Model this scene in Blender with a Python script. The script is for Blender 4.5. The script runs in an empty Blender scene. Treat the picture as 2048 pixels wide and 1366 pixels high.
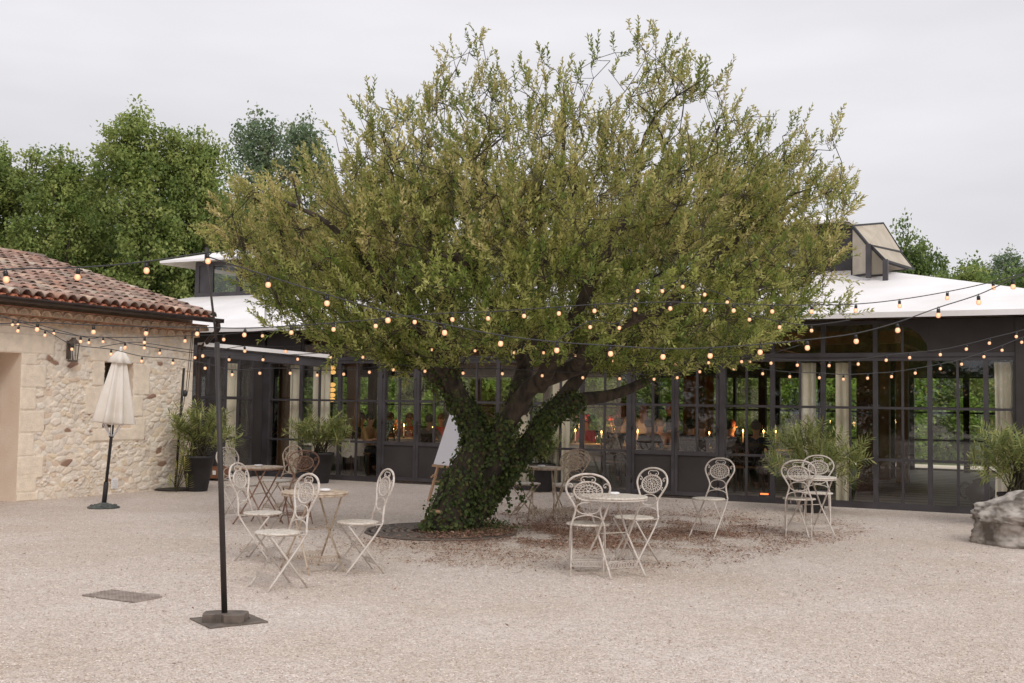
import bpy, bmesh, math, random
import numpy as np
from mathutils import Vector, Matrix
PI = math.pi
R = random.Random(7)
NR = np.random.default_rng(11)
sc = bpy.context.scene
COL = sc.collection

# ------------------------------------------------------------------ camera
F_PX, CAM_H, PITCH, ROLL = 2225.0, 1.55, math.atan(126/2225.0), 0.0146
CM = Matrix.Rotation(PI/2 + PITCH, 3, 'X') @ Matrix.Rotation(ROLL, 3, 'Z')
cam = bpy.data.cameras.new('camera'); camo = bpy.data.objects.new('camera', cam); COL.objects.link(camo)
cam.sensor_width = 36; cam.lens = F_PX/2048*36; cam.clip_start = 0.1; cam.clip_end = 2000
camo.matrix_world = Matrix.Translation((0, 0, CAM_H)) @ CM.to_4x4()
sc.camera = camo

def ray(px, py):
    return CM @ Vector(((px-1024)/F_PX, -(py-683)/F_PX, -1.0))
def G(px, py, z=0.0):                       # the point at height z seen at a pixel
    d = ray(px, py); k = (z-CAM_H)/d.z
    return Vector((d.x*k, d.y*k, z))
def P(px, py, D):                           # the point at world depth Y=D seen at a pixel
    d = ray(px, py); k = D/d.y
    return Vector((d.x*k, D, CAM_H + d.z*k))
CMI = np.array(CM.transposed())
def proj(p):                                # Nx3 -> pixel coords
    q = (np.asarray(p) - np.array([0, 0, CAM_H])) @ CMI.T
    return np.stack([1024 + F_PX*q[:, 0]/-q[:, 2], 683 - F_PX*q[:, 1]/-q[:, 2]], 1)

# ------------------------------------------------------------------ world, sun
w = bpy.data.worlds.new('World'); sc.world = w; w.use_nodes = True
nt = w.node_tree; N = nt.nodes; L = nt.links
bg = N['Background']
sky = N.new('ShaderNodeTexSky'); sky.sky_type = 'NISHITA'; sky.sun_disc = False
SUN_EL, SUN_AZ = math.radians(44), math.radians(155)
sky.sun_elevation = SUN_EL; sky.sun_rotation = SUN_AZ
tc = N.new('ShaderNodeTexCoord'); sep = N.new('ShaderNodeSeparateXYZ'); L.new(tc.outputs['Generated'], sep.inputs[0])
mr = N.new('ShaderNodeMapRange'); mr.inputs[1].default_value = 0.0; mr.inputs[2].default_value = 1.0
mr.inputs[3].default_value = 8.0; mr.inputs[4].default_value = 12.5     # overcast: zenith brighter than horizon
L.new(sep.outputs['Z'], mr.inputs[0])
mp = N.new('ShaderNodeMapping'); mp.inputs['Scale'].default_value = (1.0, 1.0, 4.2); L.new(tc.outputs['Generated'], mp.inputs[0])
nz = N.new('ShaderNodeTexNoise'); nz.inputs['Scale'].default_value = 2.1; nz.inputs['Detail'].default_value = 4; nz.inputs['Roughness'].default_value = .5
L.new(mp.outputs[0], nz.inputs['Vector'])
mr2 = N.new('ShaderNodeMapRange'); mr2.inputs[1].default_value = .3; mr2.inputs[2].default_value = .7
mr2.inputs[3].default_value = .87; mr2.inputs[4].default_value = 1.08; L.new(nz.outputs['Fac'], mr2.inputs[0])
mu = N.new('ShaderNodeMath'); mu.operation = 'MULTIPLY'; L.new(mr.outputs[0], mu.inputs[0]); L.new(mr2.outputs[0], mu.inputs[1])
cl = N.new('ShaderNodeVectorMath'); cl.operation = 'SCALE'; cl.inputs[0].default_value = (.985, .965, 1.0); L.new(mu.outputs[0], cl.inputs['Scale'])
mx = N.new('ShaderNodeMix'); mx.data_type = 'RGBA'; mx.inputs[0].default_value = .94
L.new(sky.outputs[0], mx.inputs[6]); L.new(cl.outputs[0], mx.inputs[7]); L.new(mx.outputs[2], bg.inputs[0])
bg.inputs[1].default_value = 0.105
sl = bpy.data.lights.new('sun', 'SUN'); sl.energy = 1.4; sl.angle = math.radians(25); sl.color = (1, .95, .88)
so = bpy.data.objects.new('sun', sl); COL.objects.link(so)
so.rotation_euler = (PI/2-SUN_EL, 0, PI-SUN_AZ)
sc.view_settings.view_transform = 'Standard'; sc.view_settings.look = 'None'
sc.view_settings.exposure = -0.12; sc.view_settings.gamma = 1
sc.cycles.use_denoising = True
sc.cycles.max_bounces = 6; sc.cycles.transparent_max_bounces = 12
sc.cycles.sample_clamp_indirect = 4

# ------------------------------------------------------------------ materials
def S(r, g, b):
    f = lambda c: (c/255/12.92) if c/255 <= .04045 else ((c/255+.055)/1.055)**2.4
    return (f(r), f(g), f(b), 1)
def mat(name, c1, c2=None, scale=5, rough=.7, metal=0, bump=0, bscale=None, detail=5, lo=.35, hi=.65, trans=0, sheen=0, emit=None, estr=0, stretch=None, attr=False, spec=.5, coords='Object', amul=None):
    m = bpy.data.materials.new(name); m.use_nodes = True
    T = m.node_tree; n = T.nodes; l = T.links; b = n['Principled BSDF']
    b.inputs['Roughness'].default_value = rough; b.inputs['Metallic'].default_value = metal
    b.inputs['Specular IOR Level'].default_value = spec
    b.inputs['Base Color'].default_value = c1
    t = n.new('ShaderNodeTexCoord'); vec = t.outputs[coords]
    if stretch:
        q = n.new('ShaderNodeMapping'); q.inputs['Scale'].default_value = stretch; l.new(vec, q.inputs[0]); vec = q.outputs[0]
    col = None
    if attr:
        a = n.new('ShaderNodeAttribute'); a.attribute_name = 'col'; col = a.outputs['Color']
        if c2 is not None:
            z = n.new('ShaderNodeTexNoise'); z.inputs['Scale'].default_value = scale; z.inputs['Detail'].default_value = detail; l.new(vec, z.inputs['Vector'])
            r = n.new('ShaderNodeMapRange'); r.inputs[1].default_value = lo; r.inputs[2].default_value = hi; r.inputs[3].default_value = amul or .75; r.inputs[4].default_value = 1.12; l.new(z.outputs['Fac'], r.inputs[0])
            v = n.new('ShaderNodeVectorMath'); v.operation = 'SCALE'; l.new(col, v.inputs[0]); l.new(r.outputs[0], v.inputs['Scale']); col = v.outputs[0]
    elif c2 is not None:
        z = n.new('ShaderNodeTexNoise'); z.inputs['Scale'].default_value = scale; z.inputs['Detail'].default_value = detail; l.new(vec, z.inputs['Vector'])
        r = n.new('ShaderNodeMapRange'); r.inputs[1].default_value = lo; r.inputs[2].default_value = hi; l.new(z.outputs['Fac'], r.inputs[0])
        x = n.new('ShaderNodeMix'); x.data_type = 'RGBA'; x.inputs[6].default_value = c1; x.inputs[7].default_value = c2; l.new(r.outputs[0], x.inputs[0]); col = x.outputs[2]
    if col is not None: l.new(col, b.inputs['Base Color'])
    if bump:
        z = n.new('ShaderNodeTexNoise'); z.inputs['Scale'].default_value = bscale or scale*3; z.inputs['Detail'].default_value = 6; l.new(vec, z.inputs['Vector'])
        u = n.new('ShaderNodeBump'); u.inputs['Strength'].default_value = bump; u.inputs['Distance'].default_value = .02; l.new(z.outputs['Fac'], u.inputs['Height']); l.new(u.outputs[0], b.inputs['Normal'])
    if emit: b.inputs['Emission Color'].default_value = emit; b.inputs['Emission Strength'].default_value = estr
    if trans:
        tr = n.new('ShaderNodeBsdfTranslucent'); tr.inputs[0].default_value = c1
        if col is not None: l.new(col, tr.inputs[0])
        ms = n.new('ShaderNodeMixShader'); ms.inputs[0].default_value = trans
        l.new(b.outputs[0], ms.inputs[1]); l.new(tr.outputs[0], ms.inputs[2]); l.new(ms.outputs[0], n['Material Output'].inputs[0])
    return m
def glass_mat(name, tint=(.93, .95, .93, 1), boost=1.0):
    m = bpy.data.materials.new(name); m.use_nodes = True
    T = m.node_tree; n = T.nodes; l = T.links; n.remove(n['Principled BSDF'])
    tr = n.new('ShaderNodeBsdfTransparent'); tr.inputs[0].default_value = tint
    gl = n.new('ShaderNodeBsdfGlossy'); gl.inputs['Roughness'].default_value = .015; gl.inputs[0].default_value = (.95, .97, 1, 1)
    fr = n.new('ShaderNodeLayerWeight'); fr.inputs[0].default_value = .5      # Schlick, the same from both sides
    pw = n.new('ShaderNodeMath'); pw.operation = 'POWER'; pw.inputs[1].default_value = 5; l.new(fr.outputs['Facing'], pw.inputs[0])
    k = n.new('ShaderNodeMath'); k.operation = 'MULTIPLY_ADD'; k.inputs[1].default_value = .9; k.inputs[2].default_value = .045*boost; k.use_clamp = True; l.new(pw.outputs[0], k.inputs[0])
    ms = n.new('ShaderNodeMixShader'); l.new(k.outputs[0], ms.inputs[0]); l.new(tr.outputs[0], ms.inputs[1]); l.new(gl.outputs[0], ms.inputs[2])
    l.new(ms.outputs[0], n['Material Output'].inputs[0])
    return m
M = {}
M['steel'] = mat('grey painted steel', S(76, 72, 76), S(62, 58, 60), 3, rough=.45, bump=.1, bscale=60)
M['darkwall'] = mat('dark grey render', S(64, 59, 58), S(54, 49, 48), 2, rough=.8)
M['glass'] = glass_mat('window glass', tint=(.975,.985,.975,1), boost=1.15)
M['white_roof'] = mat('white roof membrane', S(240, 237, 237), S(226, 222, 220), .9, rough=.6, detail=6)
M['canvas'] = mat('cream canvas', S(248, 242, 234), S(238, 230, 220), 4, rough=.9, bump=.2, bscale=90, trans=.15)
M['sail'] = mat('beige sail cloth', S(222, 212, 196), S(204, 194, 176), 3, rough=.9, trans=.35)
M['wood_dark'] = mat('dark timber', S(74, 50, 34), S(50, 34, 24), 6, rough=.7, stretch=(1, 1, .1))
M['wood_mid'] = mat('warm timber', S(150, 108, 72), S(118, 80, 52), 6, rough=.6, stretch=(1, 1, .1))
M['wood_ceil'] = mat('ceiling timber', S(104, 80, 60), S(80, 60, 44), 4, rough=.8)
M['brick'] = mat('brown brick', S(100, 62, 44), S(66, 40, 30), 9, rough=.9, bump=.4, stretch=(1, 1, 3))
M['curtain'] = mat('cream curtain', S(252, 242, 224), S(246, 232, 210), 3, rough=.9, trans=.12)
M['curtain_lit'] = mat('ochre lit cream curtain', S(196, 130, 60), S(170, 105, 45), 3, rough=.9, trans=.3)  # cream cloth with the warm indoor light put into its colour
M['black'] = mat('black iron', S(40, 36, 34), S(54, 46, 42), 8, rough=.55, bump=.15)
M['rubber'] = mat('black cable', S(48, 48, 50), rough=.5)
M['socket'] = mat('black socket', S(26, 24, 24), rough=.4)
def bulb_mat():
    m = bpy.data.materials.new('lit bulb'); m.use_nodes = True; n = m.node_tree.nodes; l = m.node_tree.links; b = n['Principled BSDF']
    lw = n.new('ShaderNodeLayerWeight'); lw.inputs[0].default_value = .5; r = n.new('ShaderNodeValToRGB'); e = r.color_ramp.elements
    e[0].position = .05; e[0].color = (1, .66, .36, 1); e[1].position = .58; e[1].color = (.60, .19, .07, 1)      # hot filament seen through the amber glass
    l.new(lw.outputs['Facing'], r.inputs[0]); l.new(r.outputs[0], b.inputs['Emission Color']); b.inputs['Emission Strength'].default_value = 1.08
    b.inputs['Base Color'].default_value = (.5, .3, .2, 1); b.inputs['Roughness'].default_value = .2; return m
M['bulb'] = bulb_mat()
M['flame'] = mat('candle flame', (1, .7, .3, 1), emit=(1, .5, .16, 1), estr=22)
M['wax'] = mat('candle wax', S(240, 226, 196), rough=.4, emit=(1, .5, .2, 1), estr=.25)
M['chair'] = mat('cream iron', S(208, 199, 190), S(168, 146, 130), 22, rough=.55, lo=.52, hi=.78, bump=.15, bscale=120)
M['chair_rust'] = mat('rusty iron', S(128, 94, 76), S(160, 130, 112), 18, rough=.75, bump=.2, bscale=120)
M['chair_worn'] = mat('worn cream iron', S(196, 180, 160), S(146, 112, 88), 20, rough=.65, lo=.45, hi=.7)
M['seat'] = mat('pale mosaic', S(216, 208, 196), S(176, 160, 146), 40, rough=.5, lo=.45, hi=.7, bump=.2, bscale=90)
M['pot'] = mat('charcoal planter', S(52, 50, 52), S(40, 38, 40), 5, rough=.6)
M['soil'] = mat('soil', S(60, 46, 36), S(40, 30, 24), 20, rough=.95)
M['bark'] = mat('bark', S(84, 74, 62), S(48, 42, 36), 14, rough=.95, bump=.8, bscale=30, stretch=(1, 1, .35))
M['twig'] = mat('twig bark', S(84, 78, 60), S(64, 58, 44), 8, rough=.9)
M['leaf'] = mat('olive leaf', S(120, 130, 60), (1, 1, 1, 1), 1.3, rough=.5, trans=.35, attr=True, lo=.3, hi=.7, amul=.8)
M['leafbg'] = mat('tree leaf', S(90, 110, 60), (1, 1, 1, 1), .5, rough=.6, trans=.42, attr=True, lo=.3, hi=.7, amul=.75)
M['litter'] = mat('dry leaf', S(120, 80, 60), rough=.9, attr=True)
M['tile'] = mat('clay tile', S(160, 110, 90), (1, 1, 1, 1), 9, rough=.85, attr=True, bump=.35, bscale=50, lo=.3, hi=.72, amul=.6)
M['stonecol'] = mat('rubble stone', S(220, 200, 175), (1, 1, 1, 1), 10, rough=.9, attr=True, bump=.5, bscale=60, lo=.3, hi=.7, amul=.92)
M['dressed'] = mat('dressed limestone', S(244, 230, 212), S(236, 216, 194), 2.2, rough=.9, bump=.3, bscale=40)
M['copper'] = mat('brown metal gutter', S(72, 58, 52), S(58, 46, 42), 4, rough=.45, metal=.3)
M['pinewood'] = mat('easel wood', S(196, 164, 132), S(176, 140, 108), 8, rough=.6, stretch=(1, 1, .2))
M['board'] = mat('white board', S(240, 238, 246), rough=.5)
M['rock'] = mat('weathered rock', S(186, 178, 170), S(104, 96, 88), 4.5, rough=.9, bump=.9, bscale=9, lo=.4, hi=.62, detail=9)
M['moss'] = mat('moss patch', S(96, 84, 52), S(70, 60, 40), 12, rough=.95)
M['grate'] = mat('cast iron grate', S(98, 90, 84), S(128, 116, 106), 12, rough=.6, metal=.4)
M['greybase'] = mat('green grey stone base', S(104, 108, 104), S(70, 74, 72), 14, rough=.9, bump=.5)
M['cloth'] = mat('white tablecloth', S(226, 214, 204), S(206, 192, 182), 4, rough=.9)
M['ceramic'] = mat('white ceramic', S(238, 236, 236), rough=.3)
M['clearglass'] = glass_mat('drinking glass', boost=2.5)
M['lampmetal'] = mat('bronze lantern metal', S(112, 100, 90), S(92, 82, 74), 10, rough=.6, metal=.2)
M['wood_crate'] = mat('brown crate wood', S(142, 96, 70), S(116, 76, 54), 6, rough=.7)
def floor_mat():
    m = mat('striped floor slabs', S(150, 140, 134), S(126, 114, 106), 2, rough=.45)
    n = m.node_tree.nodes; l = m.node_tree.links
    wv = n.new('ShaderNodeTexWave'); wv.inputs['Scale'].default_value = .55; wv.bands_direction = 'Y'
    t = n.new('ShaderNodeTexCoord'); l.new(t.outputs['Object'], wv.inputs[0])
    x = n.new('ShaderNodeMix'); x.data_type = 'RGBA'; b = n['Principled BSDF']; src = b.inputs['Base Color'].links[0].from_socket
    r = n.new('ShaderNodeMapRange'); r.inputs[1].default_value = .6; r.inputs[2].default_value = .8; l.new(wv.outputs['Fac'], r.inputs[0])
    l.new(r.outputs[0], x.inputs[0]); l.new(src, x.inputs[6]); x.inputs[7].default_value = S(84, 70, 62); l.new(x.outputs[2], b.inputs['Base Color'])
    return m
M['floor'] = floor_mat()
def gravel_mat():
    m = bpy.data.materials.new('gravel'); m.use_nodes = True
    n = m.node_tree.nodes; l = m.node_tree.links; b = n['Principled BSDF']; b.inputs['Roughness'].default_value = .95; b.inputs['Specular IOR Level'].default_value = .2
    t = n.new('ShaderNodeTexCoord')
    def noise(s, d=3, r=.55):
        z = n.new('ShaderNodeTexNoise'); z.inputs['Scale'].default_value = s; z.inputs['Detail'].default_value = d; z.inputs['Roughness'].default_value = r
        l.new(t.outputs['Object'], z.inputs['Vector']); return z.outputs['Fac']
    vo = n.new('ShaderNodeTexVoronoi'); vo.inputs['Scale'].default_value = 95; l.new(t.outputs['Object'], vo.inputs['Vector'])
    rp = n.new('ShaderNodeValToRGB'); e = rp.color_ramp.elements
    e[0].color = S(190, 170, 156); e[0].position = 0.0; e[1].color = S(250, 238, 226); e[1].position = 1.0
    for p_, c_ in ((.15, S(216, 198, 184)), (.5, S(228, 212, 200)), (.8, S(234, 221, 211))):
        q = e.new(p_); q.color = c_
    sp = n.new('ShaderNodeSeparateColor'); l.new(vo.outputs['Color'], sp.inputs[0]); l.new(sp.outputs[0], rp.inputs[0])
    big = n.new('ShaderNodeMapRange'); l.new(noise(.55, 5), big.inputs[0]); big.inputs[1].default_value = .35; big.inputs[2].default_value = .68
    mid = n.new('ShaderNodeMapRange'); l.new(noise(9, 6, .7), mid.inputs[0]); mid.inputs[1].default_value = .3; mid.inputs[2].default_value = .7; mid.inputs[3].default_value = .84; mid.inputs[4].default_value = 1.04
    x = n.new('ShaderNodeMix'); x.data_type = 'RGBA'; x.blend_type = 'MULTIPLY'; x.inputs[7].default_value = (.87, .83, .78, 1); l.new(big.outputs[0], x.inputs[0]); l.new(rp.outputs[0], x.inputs[6])
    v = n.new('ShaderNodeVectorMath'); v.operation = 'SCALE'; l.new(x.outputs[2], v.inputs[0]); l.new(mid.outputs[0], v.inputs['Scale'])
    fine = n.new('ShaderNodeMapRange'); l.new(noise(38, 4, .75), fine.inputs[0]); fine.inputs[1].default_value = .34; fine.inputs[2].default_value = .6; fine.inputs[3].default_value = .80; fine.inputs[4].default_value = 1.07
    v2 = n.new('ShaderNodeVectorMath'); v2.operation = 'SCALE'; l.new(v.outputs[0], v2.inputs[0]); l.new(fine.outputs[0], v2.inputs['Scale'])
    v3 = n.new('ShaderNodeVectorMath'); v3.operation = 'MULTIPLY'; v3.inputs[1].default_value = (1.02, 1.045, 1.07); l.new(v2.outputs[0], v3.inputs[0])
    l.new(v3.outputs[0], b.inputs['Base Color'])
    bu = n.new('ShaderNodeBump'); bu.inputs['Strength'].default_value = .7; bu.inputs['Distance'].default_value = .012; bu.invert = True; l.new(vo.outputs['Distance'], bu.inputs['Height'])
    bu2 = n.new('ShaderNodeBump'); bu2.inputs['Strength'].default_value = 1.0; bu2.inputs['Distance'].default_value = .07; l.new(noise(4, 6, .7), bu2.inputs['Height']); l.new(bu2.outputs[0], bu.inputs['Normal'])
    l.new(bu.outputs[0], b.inputs['Normal'])
    return m
M['gravel'] = gravel_mat()
M['lawn'] = mat('lawn', S(92, 104, 52), S(70, 84, 40), 3, rough=.95)

# ------------------------------------------------------------------ mesh helpers
class MB:
    def __init__(s): s.v = []; s.f = []; s.sm = []; s.c = []; s.cc = None
    def add(s, vs, fs, smooth=False):
        o = len(s.v); s.v.extend([tuple(p) for p in vs]); s.f.extend([tuple(i+o for i in f) for f in fs]); s.sm.extend([smooth]*len(fs))
        if s.cc is not None: s.c.extend([s.cc]*len(vs))
        return s
    def box(s, x0, x1, y0, y1, z0, z1, mtx=None):
        vs = [(x, y, z) for z in (z0, z1) for y in (y0, y1) for x in (x0, x1)]
        if mtx is not None: vs = [mtx @ Vector(p) for p in vs]
        return s.add(vs, [(0, 2, 3, 1), (4, 5, 7, 6), (0, 1, 5, 4), (2, 6, 7, 3), (0, 4, 6, 2), (1, 3, 7, 5)])
    def bar(s, a, b, w, h=None, up=(0, 0, 1)):
        a = Vector(a); b = Vector(b); h = h or w; d = (b-a).normalized(); u = Vector(up)
        if abs(d.dot(u)) > .98: u = Vector((1, 0, 0))
        sx = d.cross(u).normalized(); sy = sx.cross(d).normalized()
        vs = [p + sx*i*w/2 + sy*j*h/2 for p in (a, b) for i, j in ((-1, -1), (1, -1), (1, 1), (-1, 1))]
        return s.add(vs, [(3, 2, 1, 0), (4, 5, 6, 7), (0, 1, 5, 4), (1, 2, 6, 5), (2, 3, 7, 6), (3, 0, 4, 7)])
    def tube(s, pts, r, n=8, closed=False, cap=True):
        pts = [Vector(p) for p in pts]; m = len(pts)
        rs = r if isinstance(r, (list, tuple)) else [r]*m
        vs = []; u = None
        for i, p in enumerate(pts):
            if closed: d = pts[(i+1) % m]-pts[i-1]
            else: d = pts[min(i+1, m-1)]-pts[max(i-1, 0)]
            if d.length < 1e-9: d = Vector((0, 0, 1))
            d.normalize()
            if u is None:
                u = d.orthogonal().normalized()
            else:
                u = u - d*u.dot(d)
                u = u.normalized() if u.length > 1e-6 else d.orthogonal().normalized()
            w_ = d.cross(u)
            for k in range(n):
                a = 2*PI*k/n; vs.append(p + (u*math.cos(a)+w_*math.sin(a))*rs[i])
        fs = []
        for i in range(m if closed else m-1):
            j = (i+1) % m
            for k in range(n):
                fs.append((i*n+k, i*n+(k+1) % n, j*n+(k+1) % n, j*n+k))
        if cap and not closed: fs.append(tuple(range(n-1, -1, -1))); fs.append(tuple((m-1)*n+k for k in range(n)))
        return s.add(vs, fs, True)
    def lathe(s, prof, n=24, c=(0, 0, 0), sx=1, sy=1, mtx=None, fn=None):
        vs = []
        for r, z in prof:
            for k in range(n):
                a = 2*PI*k/n; q = r*(fn(a, z) if fn else 1)
                p = Vector((c[0]+q*math.cos(a)*sx, c[1]+q*math.sin(a)*sy, c[2]+z)); vs.append(mtx @ p if mtx is not None else p)
        m = len(prof); fs = [(i*n+k, i*n+(k+1) % n, (i+1)*n+(k+1) % n, (i+1)*n+k) for i in range(m-1) for k in range(n)]
        fs.append(tuple(range(n-1, -1, -1))); fs.append(tuple((m-1)*n+k for k in range(n)))
        return s.add(vs, fs, True)
    def ball(s, c, rx, ry=None, rz=None, n=12, m=8):
        ry = ry or rx; rz = rz or rx
        prof = [(max(.02, math.sin(PI*i/m)), -math.cos(PI*i/m)*rz) for i in range(m+1)]
        return s.lathe(prof, n, c, rx, ry)
    def prism(s, poly, h, mtx):                # 2-D outline in local xy, extruded 0..h along local z
        k = len(poly); vs = [mtx @ Vector((x, y, 0)) for x, y in poly]+[mtx @ Vector((x, y, h)) for x, y in poly]
        return s.add(vs, [tuple(range(k-1, -1, -1)), tuple(range(k, 2*k))]+[(i, (i+1) % k, k+(i+1) % k, k+i) for i in range(k)])
    def build(s, name, m, parent=None, loc=None, rz=0):
        me = bpy.data.meshes.new(name); me.from_pydata(s.v, [], s.f)
        me.polygons.foreach_set('use_smooth', s.sm)
        if s.c:
            a = me.color_attributes.new('col', 'FLOAT_COLOR', 'POINT'); a.data.foreach_set('color', np.array(s.c, 'f').ravel())
        me.materials.append(m); me.update()
        o = bpy.data.objects.new(name, me); COL.objects.link(o)
        if parent: o.parent = parent
        if loc is not None: o.location = loc
        o.rotation_euler = (0, 0, rz)
        bm = bmesh.new(); bm.from_mesh(me); bmesh.ops.recalc_face_normals(bm, faces=bm.faces); bm.to_mesh(me); bm.free()
        return o
def quads(name, V, m, parent=None, C=None, smooth=False):      # V: (n,4,3) array, C: (n,3)
    n = len(V); me = bpy.data.meshes.new(name)
    me.vertices.add(n*4); me.vertices.foreach_set('co', V.reshape(-1).astype('f'))
    me.loops.add(n*4); me.loops.foreach_set('vertex_index', np.arange(n*4, dtype='i'))
    me.polygons.add(n); me.polygons.foreach_set('loop_start', np.arange(0, n*4, 4, dtype='i')); me.polygons.foreach_set('loop_total', np.full(n, 4, 'i'))
    me.update(calc_edges=True)
    if C is not None:
        a = me.color_attributes.new('col', 'FLOAT_COLOR', 'POINT')
        c = np.ones((n, 4, 4), 'f'); c[:, :, :3] = C[:, None, :]; a.data.foreach_set('color', c.ravel())
    me.materials.append(m); o = bpy.data.objects.new(name, me); COL.objects.link(o)
    if parent: o.parent = parent
    return o
def tag(o, label=None, cat=None, group=None, kind=None):
    if label: o['label'] = label
    if cat: o['category'] = cat
    if group: o['group'] = group
    if kind: o['kind'] = kind
    return o
def empty(name, loc=(0, 0, 0), rz=0, label=None, cat=None, group=None):
    o = bpy.data.objects.new(name, None); COL.objects.link(o); o.location = loc; o.rotation_euler = (0, 0, rz); o.empty_display_size = .2
    return tag(o, label, cat, group)
def copy_tree(o, parent=None):
    c = o.copy(); COL.objects.link(c)
    if parent: c.parent = parent
    for ch in [x for x in KIDS.get(o, [])] if False else list(o.children): copy_tree(ch, c)
    return c
KIDS = {}
def norm(a): return a/np.maximum(np.linalg.norm(a, axis=-1, keepdims=True), 1e-9)
def leafquads(p, d, up, ln, wd, bend=.15):
    d = norm(d); s = norm(np.cross(d, up)); nn = np.cross(s, d)
    ln = np.broadcast_to(np.asarray(ln), (len(p),))[:, None]; wd = np.broadcast_to(np.asarray(wd), (len(p),))[:, None]
    mid = p + d*ln*.5 + nn*ln*bend
    return np.stack([p, mid+s*wd*.5, p+d*ln, mid-s*wd*.5], 1)
def crv(pts, n=8, closed=False):                 # catmull-rom
    pts = [Vector(p) for p in pts]; out = []; m = len(pts)
    for i in range(m if closed else m-1):
        if closed: p0, p1, p2, p3 = pts[i-1], pts[i], pts[(i+1) % m], pts[(i+2) % m]
        else: p0, p1, p2, p3 = pts[max(i-1, 0)], pts[i], pts[i+1], pts[min(i+2, m-1)]
        for k in range(n):
            t = k/n; out.append(.5*((2*p1)+(p2-p0)*t+(2*p0-5*p1+4*p2-p3)*t*t+(3*p1-p0-3*p2+p3)*t**3))
    if not closed: out.append(pts[-1])
    return out
# ------------------------------------------------------------------ ground
g = MB(); g.add([(-400, -200, 0), (400, -200, 0), (400, 700, 0), (-400, 700, 0)], [(0, 1, 2, 3)]); tag(g.build('ground', M['gravel']), 'pale pinkish gravel courtyard', kind='structure')
AZ = math.atan2(-.457, .889)
F0 = Vector((0, 20.5, 0)); MF = Matrix.Translation(F0) @ Matrix.Rotation(AZ, 4, 'Z'); MFI = MF.inverted()
def st(p): q = MFI @ Vector(p); return q            # world -> facade frame (s, t, z)
def W(s, t, z=0): return MF @ Vector((s, t, z))
g = MB(); g.add([(-60, 15.5, .004), (60, 15.5, .004), (60, 130, .004), (-60, 130, .004)], [(0, 1, 2, 3)])
tag(g.build('lawn', M['lawn'], loc=F0, rz=AZ), 'lawn behind the pavilion', kind='structure')
g = MB(); g.box(-15.4, 9.8, .06, 12, .0, .03); tag(g.build('floor', M['floor'], loc=F0, rz=AZ), 'striped slab floor of the pavilion', kind='structure')
g = MB(); g.box(-15.4, 9.8, 12.2, 15.4, .0, .02); tag(g.build('terrace', M['dressed'], loc=F0, rz=AZ), 'pale terrace behind the pavilion', kind='structure')

# ------------------------------------------------------------------ glass pavilion
pav = empty('glass_pavilion', F0, AZ, 'long dark steel and glass pavilion with white hipped roof and raised roof lantern', 'pavilion')
Z1, Z2, Z3, ZT = .77, 1.58, 2.35, 2.96
def window(s0, s1, bars, z0=.0, z1=Z3, rails=(Z1, Z2), name='window', y=0.0, par=pav, wf=.07):
    m = MB()
    m.box(s0, s0+wf/2, y, y+.08, z0+.1, z1); m.box(s1-wf/2, s1, y, y+.08, z0+.1, z1)
    m.box(s0, s1, y-.012, y+.09, z0, z0+.1); m.box(s0, s1, y-.003, y+.083, z1-.03, z1+.03)
    for b in bars: m.box(b-.018, b+.018, y+.006, y+.05, z0+.1, z1-.03)
    for r in rails: m.box(s0+wf/2, s1-wf/2, y+.003, y+.053, r-.02, r+.02)
    o = m.build(name, M['steel'], par)
    p = MB(); p.box(s0+wf/2, s1-wf/2, y+.022, y+.028, z0+.1, z1-.03); p.build('pane', M['glass'], o)
    return o
for s0, s1, b in ((-5.7, -4.83, []), (-4.83, -3.87, [-4.37]), (-3.87, -2.86, [-3.45]), (-1.26, -.28, [-.74]), (-.28, 1.41, [.4, .99]), (1.41, 2.34, [1.85]),
                  (3.93, 4.82, [4.39]), (4.82, 5.64, [5.27]), (5.64, 6.45, [6.06]), (6.45, 7.26, [6.86]), (7.26, 8.06, [7.66]), (8.06, 8.47, [])):
    window(s0, s1, b)
def door(s0, s1, bar, handle, hinge):
    m = MB()
    m.box(s0, s0+.055, -.02, .07, .05, Z3); m.box(s1-.055, s1, -.02, .07, .05, Z3); m.box(s0+.055, s1-.055, -.02, .07, Z3-.07, Z3); m.box(s0+.055, s1-.055, -.018, .068, Z1-.04, Z1+.03)
    m.box(s0+.055, s1-.055, -.018, .068, .05, .12)
    m.box(s0+.055, s1-.055, -.01, .04, Z2-.02, Z2+.02); m.box(bar-.017, bar+.017, -.012, .04, Z1+.03, Z3-.07)
    o = m.build('door', M['steel'], pav)
    k = MB(); k.box(s0+.055, s1-.055, 0, .045, .12, Z1-.04); k.build('kick_panel', M['darkwall'], o)
    p = MB(); p.box(s0+.055, s1-.055, .012, .018, Z1+.03, Z3-.07); p.build('pane', M['glass'], o)
    if handle is not None:
        h = MB(); h.box(handle-.018, handle+.018, -.03, -.02, .95, 1.2); h.tube([(handle, -.03, 1.13), (handle, -.075, 1.13), (handle+.13, -.075, 1.13)], .011, 8); h.build('handle', M['black'], o)
    for z in (.3, 1.2, 2.1): hg = MB(); hg.tube([(hinge, -.03, z-.06), (hinge, -.03, z+.06)], .014, 8); hg.build('hinge', M['black'], o)
for a in (-2.82, 2.37):
    door(a, a+.78, a+.38, None, a+.01); door(a+.785, a+1.56, a+1.17, a+.81, a+1.55)
m = MB()          # posts and beams
for s0, s1 in ((-2.92, -2.82), (-1.26+.005, -1.2), (2.28, 2.37), (3.94, 4.03), (-5.78, -5.62)): m.box(s0, s1, -.035, .11, 0, Z3-.032)
m.box(-5.7, 8.47, -.02, .12, Z3+.032, Z3+.10)
m.build('steel_frame', M['steel'], pav)
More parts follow.
